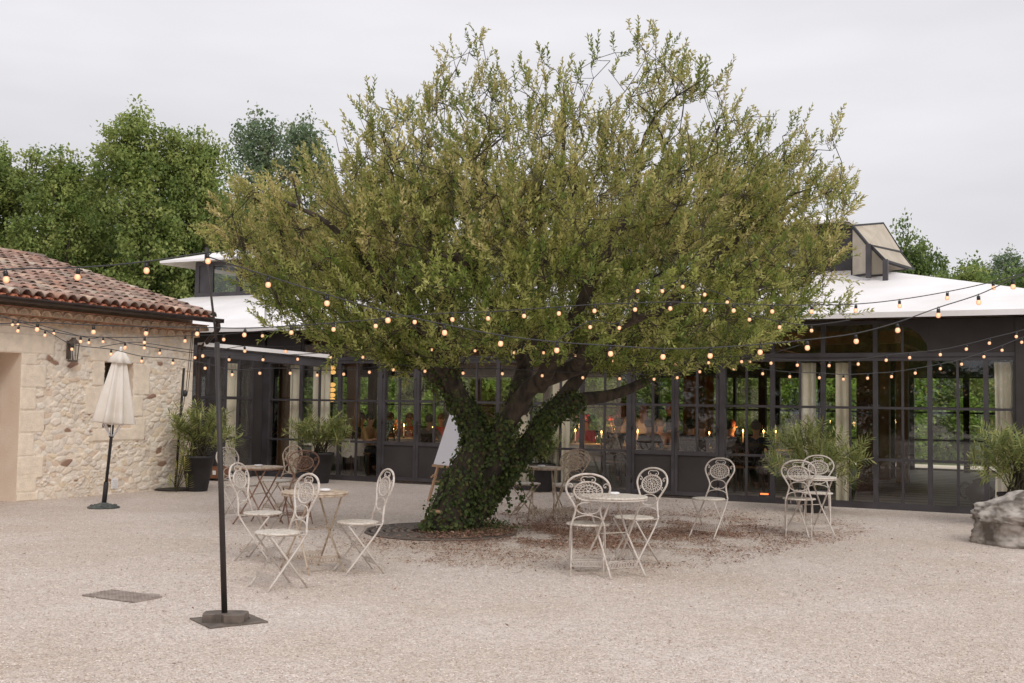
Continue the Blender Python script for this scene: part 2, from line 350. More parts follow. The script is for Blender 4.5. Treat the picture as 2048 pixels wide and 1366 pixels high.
for bx in ((8.475, 9.9, -.05, .2, 0, ZT), (9.7, 9.9, .2, 12, 0, ZT), (7.26, 8.475, -.03, .14, Z3+.10, ZT), (-2.86, -1.26, -.03, .14, Z3+.1, ZT), (2.34, 3.93, -.03, .14, Z3+.1, ZT), (-5.7, -4.83, -.03, .14, Z3+.1, ZT),
           (-15.5, -5.79, 0.0, .2, 0, ZT), (-6.02, -5.79, -.42, -.0, 0, 2.6), (-15.5, -15.3, .2, 12, 0, ZT)):
    m = MB(); m.box(*bx); m.build('wall', M['darkwall'], pav)
m = MB()
# arch spandrel at the right end of the fanlight
arc = [(7.258, Z3+.1)]+[(6.45+.80*math.cos(a), Z3+.10+.5*math.sin(a)) for a in np.linspace(0, PI/2, 12)]+[(6.45, ZT), (7.258, ZT)]
m.prism(arc, .16, Matrix(((1, 0, 0, 0), (0, 0, 1, -.028), (0, 1, 0, 0), (0, 0, 0, 1))))
m.build('arch_spandrel', M['darkwall'], pav)
for s0, s1, b in ((-4.83, -3.87, [-4.35]), (-3.87, -2.86, [-3.37]), (-1.26, -.28, []), (-.28, .99, [.35]), (.99, 2.34, [1.66]), (3.93, 4.82, [4.39]), (4.82, 5.64, []), (5.64, 6.45, []), (6.45, 7.26, [6.86])):
    window(s0, s1, b, Z3+.0, ZT-.03, (), 'fanlight', .01)
# wing between stone house and facade
wr = Matrix.Rotation(PI/2, 4, 'Z')
def winglet(t0, t1, bars):
    m = MB(); x = -5.7
    m.box(x-.06, x, t0, t0+.04, .1, 2.4); m.box(x-.06, x, t1-.04, t1, .1, 2.4); m.box(x-.07, x+.01, t0, t1, 0, .14); m.box(x-.065, x+.005, t0, t1, 2.38, 2.6)
    for b in bars: m.box(x-.05, x-.005, b-.018, b+.018, .14, 2.38)
    for r in (.8, 1.6): m.box(x-.052, x-.003, t0+.04, t1-.04, r-.03, r+.03)
    o = m.build('window', M['steel'], pav); p = MB(); p.box(x-.032, x-.026, t0+.04, t1-.04, .14, 2.38); p.build('pane', M['glass'], o)
winglet(-3.3, -2.2, [-2.75]); winglet(-2.2, -1.25, [-1.72]); winglet(-1.25, -.42, [-.85])
# roofs
def hip(e, tp, z0, z1, th, name, m_, m2, par=pav):
    (a0, a1, b0, b1) = e; (c0, c1, d0, d1) = tp
    V = [(a0, b0, z0), (a1, b0, z0), (a1, b1, z0), (a0, b1, z0), (c0, d0, z1), (c1, d0, z1), (c1, d1, z1), (c0, d1, z1)]
    o_ = MB(); lo = [(x, y, z-th) for x, y, z in V]
    o_.add(V+lo[:4], [(0, 1, 5, 4), (1, 2, 6, 5), (2, 3, 7, 6), (3, 0, 4, 7), (4, 5, 6, 7), (0, 8, 9, 1), (1, 9, 10, 2), (2, 10, 11, 3), (3, 11, 8, 0)])
    r = o_.build(name, m_, par)
    s_ = MB(); s_.add([(x*1.0, y, z-.02-(th if i < 4 else .10)) for i, (x, y, z) in enumerate(V)], [(4, 5, 1, 0), (5, 6, 2, 1), (6, 7, 3, 2), (7, 4, 0, 3), (4, 5, 6, 7)])
    s_.build('soffit', m2, r); return r
hip((-15.9, 10.35, -.38, 12.4), (-11.5, 5.7, 4.05, 8), 3.06, 4.28, .085, 'roof', M['white_roof'], M['wood_ceil'])
hip((-12.3, 5.42, 3.5, 8.6), (-9.5, 3.2, 5.9, 6.1), 5.2, 5.95, .06, 'monitor_roof', M['white_roof'], M['sail'])
m = MB()
for s in np.linspace(-11.5, 5.24, 13): m.box(s, s+.14, 3.98, 4.1, 4.2, 5.2); m.box(s, s+.14, 7.9, 8.02, 4.2, 5.2)
m.box(-11.49, 5.38, 3.96, 4.11, 4.24, 4.36); m.box(-11.49, 5.38, 3.97, 4.12, 5.08, 5.17); m.box(-11.49, 5.38, 7.9, 8.03, 4.2, 4.36); m.box(-11.49, 5.38, 7.9, 8.03, 5.08, 5.17)
m.box(5.27, 5.39, 4.12, 7.9, 4.24, 4.38); m.box(-11.51, -11.39, 4.12, 7.9, 4.2, 4.36); m.box(-11.51, -11.39, 4.12, 7.9, 5.08, 5.2); m.box(5.26, 5.38, 4.1, 7.9, 4.38, 5.17)
m.box(4.4, 5.24, 4.0, 4.05, 4.36, 5.08); m.box(-11.44, -10.9, 4.0, 4.05, 4.36, 5.08)
mo = m.build('monitor_wall', M['steel'], pav)
m = MB(); m.box(-10.9, 4.4, 4.03, 4.036, 4.36, 5.08); m.box(-11.3, 5.2, 7.95, 7.956, 4.36, 5.08); m.build('pane', M['glass'], mo)
# tilted sail panels at the right end of the roof lantern
def sail(pts, name='shade_panel', m_='sail'):
    q = [MFI @ P(*p) for p in pts]; nn = (q[1]-q[0]).cross(q[2]-q[0]).normalized()*.02
    k = len(q); b = MB(); b.add(q+[v+nn for v in q], [tuple(range(k)), tuple(range(2*k-1, k-1, -1))]+[(i, (i+1) % k, k+(i+1) % k, k+i) for i in range(k)])
    o = b.build(name, M[m_], pav)
    e = MB()
    for i in range(k): e.bar(q[i], q[(i+1) % k], .035)
    e.build('panel_edge', M['pot'], o); return o
sail([(1705, 451, 20.9), (1766, 446, 22.6), (1803, 504, 22.4), (1737, 490, 20.3)])
sail([(1742, 491, 20.2), (1800, 504, 22.0), (1827, 538, 21.8), (1771, 521, 20.0)])
sail([(1772, 524, 20.3), (1815, 538, 21.6), (1770, 543, 21.9)])
sail([(1704, 453, 21.0), (1736, 491, 20.4), (1736, 548, 20.4), (1704, 553, 21.0)])
sail([(1741, 493, 20.4), (1768, 521, 20.2), (1768, 550, 20.2), (1741, 552, 20.4)])
m = MB()
for a, b_ in (((1737, 488, 20.2), (1737, 556, 20.2)), ((1771, 519, 20.0), (1771, 566, 20.0))): m.bar(MFI @ P(*a), MFI @ P(*b_), .09)
m.build('post', M['steel'], pav)
# inside: posts, pillars, beams, back wall
def pillar(px, py, w_, m_, name='pillar'):
    q = st(G(px, py)); b = MB(); b.box(q.x-w_/2, q.x+w_/2, q.y-w_/2, q.y+w_/2, .03, 3.2); b.build(name, M[m_], pav)
pillar(1736, 990, .34, 'brick', 'brick_pillar'); pillar(1768, 962, .26, 'wood_mid'); pillar(1806, 968, .24, 'wood_mid'); pillar(1785, 958, .12, 'wood_dark'); pillar(1400, 960, .14, 'wood_dark')
pillar(1934, 948, .14, 'wood_dark'); pillar(1525, 950, .16, 'wood_dark'); pillar(703, 948, .2, 'wood_mid'); pillar(566, 944, .2, 'wood_mid'); pillar(742, 935, .16, 'wood_dark'); pillar(446, 930, .2, 'wood_mid')
m = MB()
for s in np.arange(-14, 9, 2.3): m.box(s, s+.12, .3, 11.8, 2.62, 2.8)
for t in (3.9, 8.0): m.box(-15.2, 9.6, t, t+.16, 2.82, 3.06)
m.build('roof_beam', M['wood_mid'], pav)
m = MB()
for i, s in enumerate(np.arange(-15.3, 9.8, 1.15)):
    wd = .1 if i % 3 == 0 else .035; m.box(s-wd, s+wd, 11.9, 12.03, .03, 2.4)
for z in (.06, .8, 1.5, 1.62, 2.4): m.box(-15.3, 9.7, 11.93, 12.0, z-.025, z+.025)
m.box(-15.3, 9.7, 11.95, 12.1, 2.43, 3.0)
m.build('rear_glazing', M['steel'], pav)
m = MB(); m.box(-15.3, 9.7, 11.96, 11.966, .08, 2.4); m.build('rear_pane', M['glass'], pav)

# rolled awning on the wing
aw = empty('rolled_awning', P(402, 690, 19.9), 0, 'narrow white rolled awning over the glass beside the stone house', 'awning')
a, b_ = P(402, 689, 19.9), P(652, 713, 21.6)
m = MB(); m.bar(a-aw.location, b_-aw.location, .28, .07); m.build('awning_cover', M['white_roof'], aw)
m = MB(); d = Vector((0, 0, -.13)); m.bar(a+d-aw.location, b_+d-aw.location, .16, .16); m.build('cassette', M['steel'], aw)

# curtains
def curtain(s, t, w_, label, m_='curtain', z1=2.3, z0=.06, gather=0, dens=10, rz=0, group=None):
    n = int(w_*110); f = max(2, int(w_*dens)); vs = []; fs = []; rows = 9
    ph = R.random()*6
    for j in range(rows):
        v = j/(rows-1); z = z0+(z1-z0)*v
        wj = w_*(1-gather*math.sin(v*PI*.9))
        for i in range(n+1):
            x = i/n; y = .019*math.sin(x*f*2*PI+ph)+.008*math.sin(x*f*5+v*3+ph)
            vs.append(((x-.5)*wj, y, z))
    fs = [(j*(n+1)+i, j*(n+1)+i+1, (j+1)*(n+1)+i+1, (j+1)*(n+1)+i) for j in range(rows-1) for i in range(n)]
    k = len(vs); vs2 = [(x, y+.006, z) for x, y, z in vs]
    m = MB(); m.add(vs, fs, True); m.add(vs2, [f_[::-1] for f_ in fs], True)
    q = W(s, t); o = m.build('curtain', M[m_], loc=q, rz=AZ+rz)
    tag(o, label, 'curtain', 'curtains inside the pavilion'); return o
def sx(px, t=.25):      # facade coordinate seen at a pixel column for a plane t behind the glass
    k = (px-1024)/F_PX; return (k*(20.5+.889*t)-.457*t)/(.889+.457*k)
def curt(p0, p1, label, t=.17, **k):
    a, b_ = sx(p0, t), sx(p1, t); curtain((a+b_)/2, t, b_-a, label, **k)
curt(1106, 1141, 'wide cream pleated curtain right behind the ivy covered tree', dens=9)
curt(1599, 1632, 'cream pleated curtain behind the oleander at the right table, first of the pair', dens=8)
curt(1672, 1698, 'cream pleated curtain left of the brick pillar inside the pavilion', dens=8)
curt(1988, 2030, 'cream pleated curtain against the dark wall above the rock', gather=.12, dens=8)
curt(1368, 1392, 'cream curtain with ochre light put into its colour behind the dark panelled double doors, nearer the door handle', t=8, m_='curtain_lit', dens=5)
curt(1407, 1428, 'cream curtain with ochre light put into its colour behind the dark panelled double doors, beside the door post', t=8, m_='curtain_lit', dens=5)
curt(582, 605, 'cream curtain above the middle oleander planter, wider of the pair', dens=9)
curt(628, 662, 'pale curtain behind the tall leaves of the middle oleander', dens=9)
curtain(-5.95, -.75, .42, 'cream gathered curtain in the narrow glass wing by the stone house', rz=PI/2, gather=.25, dens=9)
curt(1040, 1062, 'cream curtain glimpsed between the branches of the tree', dens=8)

# ------------------------------------------------------------------ stone house
C0 = W(-4.74, -3.22)
hs = empty('stone_house', C0, AZ, 'low rubble stone house with clay tiled roof and dark gutter', 'house')
def cells(y, z, sc_, seed):
    rr = np.random.default_rng(seed); n = 200; jit = rr.random((n, n, 2)); colr = rr.random((n, n))
    gy, gz = y/sc_[0], z/sc_[1]; iy, iz = np.floor(gy).astype(int), np.floor(gz).astype(int)
    f1 = np.full(y.shape, 9.); f2 = np.full(y.shape, 9.); cid = np.zeros(y.shape)
    for dy in (-1, 0, 1):
        for dz in (-1, 0, 1):
            a = (iy+dy) % n; b = (iz+dz) % n; off = ((iz+dz) % 2)*.5
            py_ = iy+dy+.15+.7*jit[a, b, 0]+off-.25; pz_ = iz+dz+.15+.7*jit[a, b, 1]
            d = np.hypot(gy-py_, gz-pz_); m = d < f1
            f2 = np.where(m, f1, np.minimum(f2, d)); cid = np.where(m, colr[a, b], cid); f1 = np.minimum(f1, d)
    return f1, f2, cid
WL, DZ = 6.0, .0135
ys = np.arange(-WL, 0+DZ/2, DZ); zs = np.arange(0, 2.68, DZ); Y, Zz = np.meshgrid(ys, zs)
wob = .03*np.sin(Y*9+Zz*4)+.02*np.sin(Zz*17-Y*5)
f1, f2, cid = cells(Y+10+wob, Zz+5+wob*.6, (.155, .082), 3)
g1, g2, cid2 = cells(Y+30+wob, Zz+9, (.075, .042), 8)
small = (np.sin(Y*3.1+1)+np.sin(Zz*4.3+Y*2)+np.random.default_rng(5).random()) > .9
e = np.where(small, (g2-g1)*.8, f2-f1); cc = np.where(small, cid2, cid)
hgt = np.clip(e/.22, 0, 1)**.6; hx = .019*hgt*(.35+1.1*((cc*7.3) % 1))
sun_ = (cc*13.7) % 1
base = np.array(S(222, 206, 184)[:3]); mort = np.array(S(236, 220, 200)[:3])
pal = np.array([S(*c)[:3] for c in ((242, 232, 218), (226, 214, 202), (238, 220, 196), (218, 208, 198), (228, 206, 176), (240, 232, 220), (212, 196, 182), (234, 216, 196), (232, 218, 202), (238, 226, 212), (226, 210, 192), (234, 220, 204), (216, 188, 164), (230, 216, 202))])
idx = (cc*97.3 % 1*len(pal)).astype(int); colv = pal[idx]*.65+.35*np.array(S(240, 226, 208)[:3])
dark = ((cc*31.7) % 1 > .99); colv[dark] = S(158, 126, 108)[:3]
k = np.clip(e/.12, 0, 1)[..., None]; colv = mort*(1-k)+colv*k
# dressed blocks: (y0,y1,z0,z1)
blocks = []
for i in range(8):
    z0 = i*.34; l_ = (.46 if i % 2 else .28); blocks.append((-3.6, -3.6+l_, z0, z0+.335))
    blocks.append((-.30 if i % 2 else -.18, .01, z0, z0+.335))
blocks += [(-6.1, -3.0, 2.21, 2.5), (-6.1, -3.34, 2.5, 2.68), (-6.1, -4.9, 0, 2.21)]
blocks += [(-2.30, -1.15, 2.15, 2.44), (-2.25, -2.01, 1.75, 2.14), (-1.39, -1.02, 1.62, 2.14), (-2.38, -2.01, 1.3, 1.74), (-1.39, -1.15, 1.25, 1.61), (-2.2, -2.01, 1.07, 1.29), (-1.39, -1.08, 1.0, 1.24), (-2.2, -1.1, .86, 1.06), (-3.6, -3.25, 0, .4), (-4.9, -3.2, 0, .14)]
for i, (a, b_, c, d) in enumerate(blocks):
    mk = (Y >= a) & (Y <= b_) & (Zz >= c) & (Zz <= d); ed = np.minimum(np.minimum(Y-a, b_-Y), np.minimum(Zz-c, d-Zz))
    hx = np.where(mk, np.where(ed < .007, .018, .026+.002*(i % 3)), hx)
    tone_ = .96+.06*((i*37 % 10)/10); bc = np.array(S(240, 224, 204)[:3])*tone_
    colv[mk] = bc
    colv[mk & (ed < .007)] = bc*.9
hx = np.where(Y > -.02, .026, hx)
hole = lambda y, z: ((y > -2.01) & (y < -1.39) & (z > 1.07) & (z < 2.15)) | ((y > -5.9) & (y < -3.6) & (z < 2.21))
ny, nzz = len(ys), len(zs)
V = np.stack([hx, Y, Zz], -1).reshape(-1, 3)
cy, cz = Y[:-1, :-1]+DZ/2, Zz[:-1, :-1]+DZ/2; keep = ~hole(cy, cz)
ii = (np.arange(nzz-1)[:, None]*ny+np.arange(ny-1)[None, :])[keep]
Fq = np.stack([ii, ii+1, ii+ny+1, ii+ny], 1)
me = bpy.data.meshes.new('wall'); me.vertices.add(len(V)); me.vertices.foreach_set('co', V.ravel())
me.loops.add(Fq.size); me.loops.foreach_set('vertex_index', Fq.ravel().astype('i')); me.polygons.add(len(Fq)); me.polygons.foreach_set('loop_start', np.arange(0, Fq.size, 4, dtype='i')); me.polygons.foreach_set('loop_total', np.full(len(Fq), 4, 'i'))
me.update(calc_edges=True); at = me.color_attributes.new('col', 'FLOAT_COLOR', 'POINT'); c4 = np.ones((len(V), 4), 'f'); c4[:, :3] = colv.reshape(-1, 3); at.data.foreach_set('color', c4.ravel())
me.materials.append(M['stonecol']); wo = bpy.data.objects.new('wall', me); COL.objects.link(wo); wo.parent = hs
m = MB()   # reveals, hidden walls
m.box(-.5, .02, -2.05, -2.012, 1.03, 2.19); m.box(-.5, .02, -1.388, -1.35, 1.03, 2.19); m.box(-.5, .02, -2.012, -1.388, 1.03, 1.068); m.box(-.5, .02, -2.012, -1.388, 2.152, 2.19)
m.box(-.55, .02, -6.2, -5.902, 0, 2.25); m.box(-.55, .02, -3.598, -3.56, 0, 2.25); m.box(-.55, .02, -5.902, -3.598, 2.212, 2.25)
m.box(-8, -.01, -.02, .0, 0, 2.9); m.box(-.3, .01, -14, -WL, 0, 2.9); m.box(-.3, -.02, -14, 0, 2.66, 3.0); m.box(-8, -7.8, -14, 0, 0, 2.9); m.box(-8, 0, -14.2, -14, 0, 2.9)
m.build('door_and_window_reveal', M['dressed'], hs)
m = MB(); m.box(-.54, -.5, -5.9, -3.6, 0, 2.21)
for i in range(9): m.box(-.5, -.49, -5.88+i*.255, -5.64+i*.255, .02, 2.19)
m.build('door', M['wood_mid'], hs)
m = MB()
for a in (-2.0, -1.72, -1.43): m.box(-.46, -.41, a, a+.04, 1.08, 2.14)
for z in (1.08, 1.58, 2.1): m.box(-.455, -.415, -2.0, -1.4, z, z+.04)
wn = m.build('window', M['wood_dark'], hs); m = MB(); m.box(-.44, -.435, -2.0, -1.4, 1.08, 2.14); m.build('pane', M['glass'], wn)
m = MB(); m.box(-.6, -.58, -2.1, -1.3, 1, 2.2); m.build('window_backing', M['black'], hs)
m = MB()
for i in range(5): m.box(.03, .04, -1.77, -1.67, .10+i*.03, .118+i*.03)
m.box(.02, .03, -1.79, -1.65, .08, .26); m.build('vent', M['ceramic'], hs)
# genoise cornice: two rows of half-round tile ends bedded in mortar
m = MB(); m.cc = S(214, 188, 160); tm = MB()
def tone(c, a, b):
    k = R.uniform(a, b); return S(*[min(255, x*k) for x in c])
def halfpipe(mb, a, b, r0, r1, up, th=.014, n=7, span=PI):
    a = Vector(a); b = Vector(b); d = (b-a).normalized(); up = Vector(up); up = (up-d*up.dot(d)).normalized(); sd = d.cross(up); vs = []
    for p, r in ((a, r0), (b, r1)):
        for rr_ in (r, r-th):
            for k in range(n+1):
                t = (PI-span)/2+span*k/n; vs.append(p+sd*math.cos(t)*rr_+up*math.sin(t)*rr_)
    q = n+1; fs = []
    for k in range(n):
        fs += [(k, k+1, 2*q+k+1, 2*q+k), (q+k, 3*q+k, 3*q+k+1, q+k+1), (k, q+k, q+k+1, k+1), (2*q+k, 2*q+k+1, 3*q+k+1, 3*q+k)]
    fs += [(0, 2*q, 3*q, q), (n, q+n, 3*q+n, 2*q+n)]
    mb.add(vs, fs, True)
for row, (z, pr) in enumerate(((2.655, .13), (2.77, .25))):
    mb = m; mb.cc = S(216, 192, 166)
    mb.box(-.02, pr-.035, -14, .02+row*.1, z, z+.1)
    for i in range(70):
        y = -.06-i*.2+row*.1; mb.cc = tone((224, 194, 168), .93, 1.04)
        halfpipe(mb, (0, y, z+.005), (pr, y, z+.005), .088, .092, (0, 0, 1), .018, 6)
    mb.cc = S(206, 150, 122); mb.box(-.02, pr+.01, -14, .02+row*.1, z+.1, z+.113)
m.build('cornice', M['tile'], hs)
# tiled roof
SL = .275; XE, XR = .40, -4.05; ZE = 3.03
def rz_(x): return ZE+(XE-x)*SL
m = MB(); m.cc = S(128, 92, 76)
def slab(y0, y1, dz):
    m.add([(XE-.06, y0, rz_(XE-.06)-dz), (XE-.06, y1, rz_(XE-.06)-dz), (XR, y1, rz_(XR)-dz), (XR, y0, rz_(XR)-dz), (XE-.06, y0, rz_(XE-.06)-dz-.06), (XE-.06, y1, rz_(XE-.06)-dz-.06), (XR, y1, rz_(XR)-dz-.06), (XR, y0, rz_(XR)-dz-.06)],
          [(0, 1, 2, 3), (7, 6, 5, 4), (0, 4, 5, 1), (1, 5, 6, 2), (2, 6, 7, 3), (3, 7, 4, 0)])
slab(-14.2, .12, .05)
m.add([(XR, -14.2, rz_(XR)), (XR, .12, rz_(XR)), (-8.5, .12, ZE), (-8.5, -14.2, ZE)], [(0, 1, 2, 3)])
tcs = [(188, 156, 140), (174, 142, 126), (196, 168, 152), (166, 132, 118), (182, 158, 142), (160, 138, 124), (204, 176, 154), (186, 146, 126), (148, 126, 114), (198, 182, 166), (180, 150, 136)]
sd = Vector((-1, 0, SL)).normalized(); step = .31
for i in range(66):
    y = .05-i*.205
    for j in range(15):
        x0 = XE-j*step+R.uniform(-.02, .02); far = i > 34
        if far and j % 1: continue
        a = Vector((x0, y+R.uniform(-.012, .012), rz_(x0)+.0+R.uniform(0, .012))); b = a+sd*.40; b.y += R.uniform(-.012, .012); b.z -= .018
        m.cc = tone(R.choice(tcs), .88, 1.08)
        halfpipe(m, a, b, .094, .078, (0, 0, 1), .016, 5 if not far else 3)
        if j < 1 or not far:
            m.cc = tone((206, 132, 102) if j == 0 else (150, 112, 96), .88, 1.06)
            a2 = Vector((x0+.03, y-.1025, rz_(x0)+.028)); halfpipe(m, a2, a2+sd*.4, .095, .095, (0, 0, -1), .014, 5 if not far else 3, span=2.4)
for j in range(34):                              # ridge caps
    y = .1-j*.36; m.cc = tone(R.choice(tcs), .88, 1.08)
    halfpipe(m, (XR, y, rz_(XR)+.0), (XR, y-.42, rz_(XR)+.02), .11, .10, (0, 0, 1), .016, 6)
m.build('roof', M['tile'], hs)
m = MB(); halfpipe(m, (.47, -14, 2.99), (.47, .18, 2.99), .075, .075, (0, 0, -1), .008, 8); m.box(.395, .545, .18, .186, 2.92, 2.99)
for i in range(20): m.bar((.36, -i*.7-.1, 3.0), (.55, -i*.7-.1, 3.0), .012, .02)
m.build('gutter', M['copper'], hs)
m = MB(); m.tube(crv([(.47, .1, 2.92), (.46, .12, 2.80), (.24, .14, 2.62), (.08, .12, 2.45), (.075, .09, 2.3), (.075, .09, 0.02)], 5), .042, 10)
for z in (.5, 1.4, 2.2): m.lathe([(.05, z-.012), (.05, z+.012)], 10, (.075, .09, 0))
m.build('downpipe', M['copper'], hs)
# wall lantern
ln = empty('wall_lantern', C0 + Matrix.Rotation(AZ, 3, 'Z') @ Vector((.03, -2.75, 2.14)), AZ, 'bronze box lantern fixed to the rubble stone wall', 'lantern')
ln.scale = (.8, .8, .95)
m = MB(); q = .075; cx = .13
for sx_, sy_ in ((-1, -1), (1, -1), (1, 1), (-1, 1)): m.bar((cx+sx_*q*.75, sy_*q*.75, 0), (cx+sx_*q, sy_*q, .27), .014)
m.box(cx-.065, cx+.065, -.065, .065, -.03, 0)
m.add([(cx-.095, -.095, .27), (cx+.095, -.095, .27), (cx+.095, .095, .27), (cx-.095, .095, .27), (cx-.04, -.04, .34), (cx+.04, -.04, .34), (cx+.04, .04, .34), (cx-.04, .04, .34)], [(3, 2, 1, 0), (4, 5, 6, 7), (0, 1, 5, 4), (1, 2, 6, 5), (2, 3, 7, 6), (3, 0, 4, 7)])
m.box(cx-.03, cx+.03, -.03, .03, .34, .37)
for a in (0,): m.bar((cx+q*.87, 0, 0), (cx+q*.98, 0, .27), .008); m.bar((cx, -q*.87, 0), (cx, -q, .27), .008)
m.build('frame', M['lampmetal'], ln)
m = MB(); m.box(0, .02, -.05, .05, .02, .32); m.bar((0, 0, .3), (cx, 0, .36), .02); m.build('bracket', M['lampmetal'], ln)
m = MB(); m.box(cx-.052, cx+.052, -.052, .052, .004, .266); m.build('pane', M['glass'], ln)
m = MB(); m.lathe([(.012, 0), (.02, .05), (.028, .1), (.012, .14)], 10, (cx, 0, .03)); m.build('bulb', M['ceramic'], ln)
# ------------------------------------------------------------------ trees
def grow(trunks, targets, rng, step=.3, tip=.005, sag=0.0, power=2.3, bias=None):
    """skeleton: trunk polylines [(x,y,z,r),...] then each target joins the nearest node along a curved path"""
    pos, par, fix = [], [], []
    for ln_ in trunks:
        pts = ln_; base = None
        if pos:
            A = np.array(pos); base = int(np.argmin(((A-np.array(pts[0][:3]))**2).sum(1)))
        prev = base
        cp = crv([p[:3] for p in pts], 4); rr = np.interp(np.linspace(0, len(pts)-1, len(cp)), range(len(pts)), [p[3] for p in pts])
        for q, r in zip(cp, rr):
            pos.append(tuple(q)); par.append(prev if prev is not None else -1); fix.append(r); prev = len(pos)-1
    cap = len(pos)+len(targets)*14; A = np.zeros((cap, 3)); A[:len(pos)] = pos; n = len(pos)
    T0 = np.array(pos[0]); order = np.argsort(((targets-T0)**2).sum(1)); ends = []
    cen = T0 if bias is None else bias
    for ti in order:
        t = targets[ti]; d = A[:n]-t; dist = np.sqrt((d**2).sum(1)); dc = np.sqrt(((A[:n]-cen)**2).sum(1)); tc_ = np.linalg.norm(t-cen)
        cost = dist+.9*np.maximum(0, dc-tc_*.92); j = int(np.argmin(cost)); p = A[j]; L_ = dist[j]
        if L_ < .05: ends.append(j); continue
        pj = par[j]; tan = norm(p-A[pj]) if pj >= 0 else np.array([0, 0, 1.]); k = int(min(12, max(1, round(L_/step))))
        c1 = p+tan*L_*.35+rng.normal(0, .04*L_, 3); c2 = t-norm(t-p)*L_*.3+rng.normal(0, .06*L_, 3)+np.array([0, 0, -.06*L_])
        prev = j
        for i in range(1, k+1):
            u = i/k; q = p*(1-u)**3+3*c1*u*(1-u)**2+3*c2*u*u*(1-u)+t*u**3
            A[n] = q; par.append(prev); fix.append(0); prev = n; n += 1
        ends.append(n-1)
    A = A[:n]; rad = np.zeros(n); acc = np.zeros(n)
    for i in range(n-1, -1, -1):
        r = max(tip, acc[i]**(1/power)) if acc[i] > 0 else tip
        if fix[i]: r = fix[i]
        rad[i] = r
        if par[i] >= 0 and not fix[i]: acc[par[i]] += r**power
    return A, par, rad, ends
def skeleton_mesh(A, par, rad, mb, nside=None, rmin=0.0, rmax_gap=1.0):
    n = len(A); kids = [0]*n
    for p in par:
        if p >= 0: kids[p] += 1
    used = set()
    for i in range(n-1, -1, -1):
        if kids[i] or i in used: continue
        ch = [i]; used.add(i); j = par[i]
        while j >= 0:
            ch.append(j)
            if j in used: break
            used.add(j); j = par[j]
        ch = ch[::-1]
        if len(ch) < 2: continue
        r = [rad[c] for c in ch]; r[0] = min(r[0], r[1]*1.25) if ch[0] in used else r[0]
        if max(r) < rmin: continue
        ns = nside or (3 if max(r) < .012 else 5 if max(r) < .05 else 12)
        mb.tube([A[c] for c in ch], r, ns, cap=False)
def in_poly(px, py, poly):
    ins = np.zeros(len(px), bool); j = len(poly)-1
    for i in range(len(poly)):
        xi, yi = poly[i]; xj, yj = poly[j]
        c = ((yi > py) != (yj > py)) & (px < (xj-xi)*(py-yi)/((yj-yi) if yj != yi else 1e-9)+xi); ins ^= c; j = i
    return ins
# --- the tree in the middle of the courtyard
TD = 13.6
def tp(px, py, r, dy=0.0): q = P(px, py, TD+dy); return (q.x, q.y, q.z, r)
b0 = G(893, 1062); TD = b0.y
trunks = [
 [tp(890, 1070,   .29), tp(908, 1005, .24), tp(934, 945, .215), tp(955, 885, .17), tp(944, 842, .145, .1), tp(917, 795, .125, .15), tp(898, 745, .11, .1), tp(886, 690, .085, 0), tp(900, 580, .06, -.2), tp(940, 440, .035, -.4), tp(975, 300, .02, -.3)],
 [tp(914, 792, .10, .15), tp(874, 757, .085, .35), tp(832, 725, .06, .6), tp(760, 680, .05, .9), tp(660, 600, .035, 1.2), tp(560, 520, .02, 1.2)],
 [tp(925, 1060, .20, .15), tp(958, 990, .18, .1), tp(988, 915, .165), tp(1006, 862, .13, -.1), tp(1032, 815, .12, -.2), tp(1070, 768, .105, -.3), tp(1150, 735, .10, -.5), tp(1230, 695, .075, -.8), tp(1330, 610, .05, -1.1), tp(1450, 500, .03, -1.3), tp(1580, 390, .02, -1.3)],
 [tp(950, 1010, .18, .3), tp(1005, 945, .155, .5), tp(1058, 885, .125, .6), tp(1105, 825, .13, .7), tp(1160, 800, .095, .9), tp(1230, 788, .075, 1.1), tp(1310, 750, .06, 1.4), tp(1420, 660, .04, 1.6), tp(1560, 560, .02, 1.6)],
 [tp(1035, 815, .15, -.2), tp(1050, 730, .10, .2), tp(1075, 620, .075, .5), tp(1110, 480, .05, .6), tp(1125, 330, .03, .5), tp(1130, 200, .018, .3)],
 [tp(1080, 770, .11, -.3), tp(1120, 690, .085, -.9), tp(1180, 570, .06, -1.4), tp(1250, 430, .04, -1.6), tp(1290, 270, .02, -1.2)],
 [tp(1105, 825, .12, .7), tp(1180, 720, .08, 1.4), tp(1260, 580, .055, 2.0), tp(1360, 420, .035, 2.0), tp(1440, 250, .018, 1.5)],
 [tp(892, 745, .10, .1), tp(840, 660, .07, -.7), tp(760, 560, .05, -1.5), tp(660, 450, .03, -1.9), tp(560, 400, .02, -1.6)],
 [tp(900, 580, .06, -.2), tp(860, 480, .045, .8), tp(800, 360, .03, 1.3), tp(760, 260, .018, 1.2)],
 [tp(1050, 730, .08, .2), tp(1000, 640, .06, -1.2), tp(960, 560, .04, -2.2), tp(900, 500, .03, -2.7)],
 [tp(1150, 735, .08, -.5), tp(1190, 680, .055, -1.6), tp(1270, 640, .04, -2.4), tp(1360, 600, .025, -2.8)],
]
PROF = [(50, 860, 1340), (100, 850, 1430), (150, 800, 1480), (200, 770, 1540), (250, 690, 1660), (300, 640, 1690), (350, 510, 1700), (400, 440, 1725), (450, 410, 1725), (500, 412, 1705), (550, 460, 1705), (600, 500, 1715), (650, 520, 1690), (690, 570, 1600), (730, 650, 1480), (765, 800, 1330)]
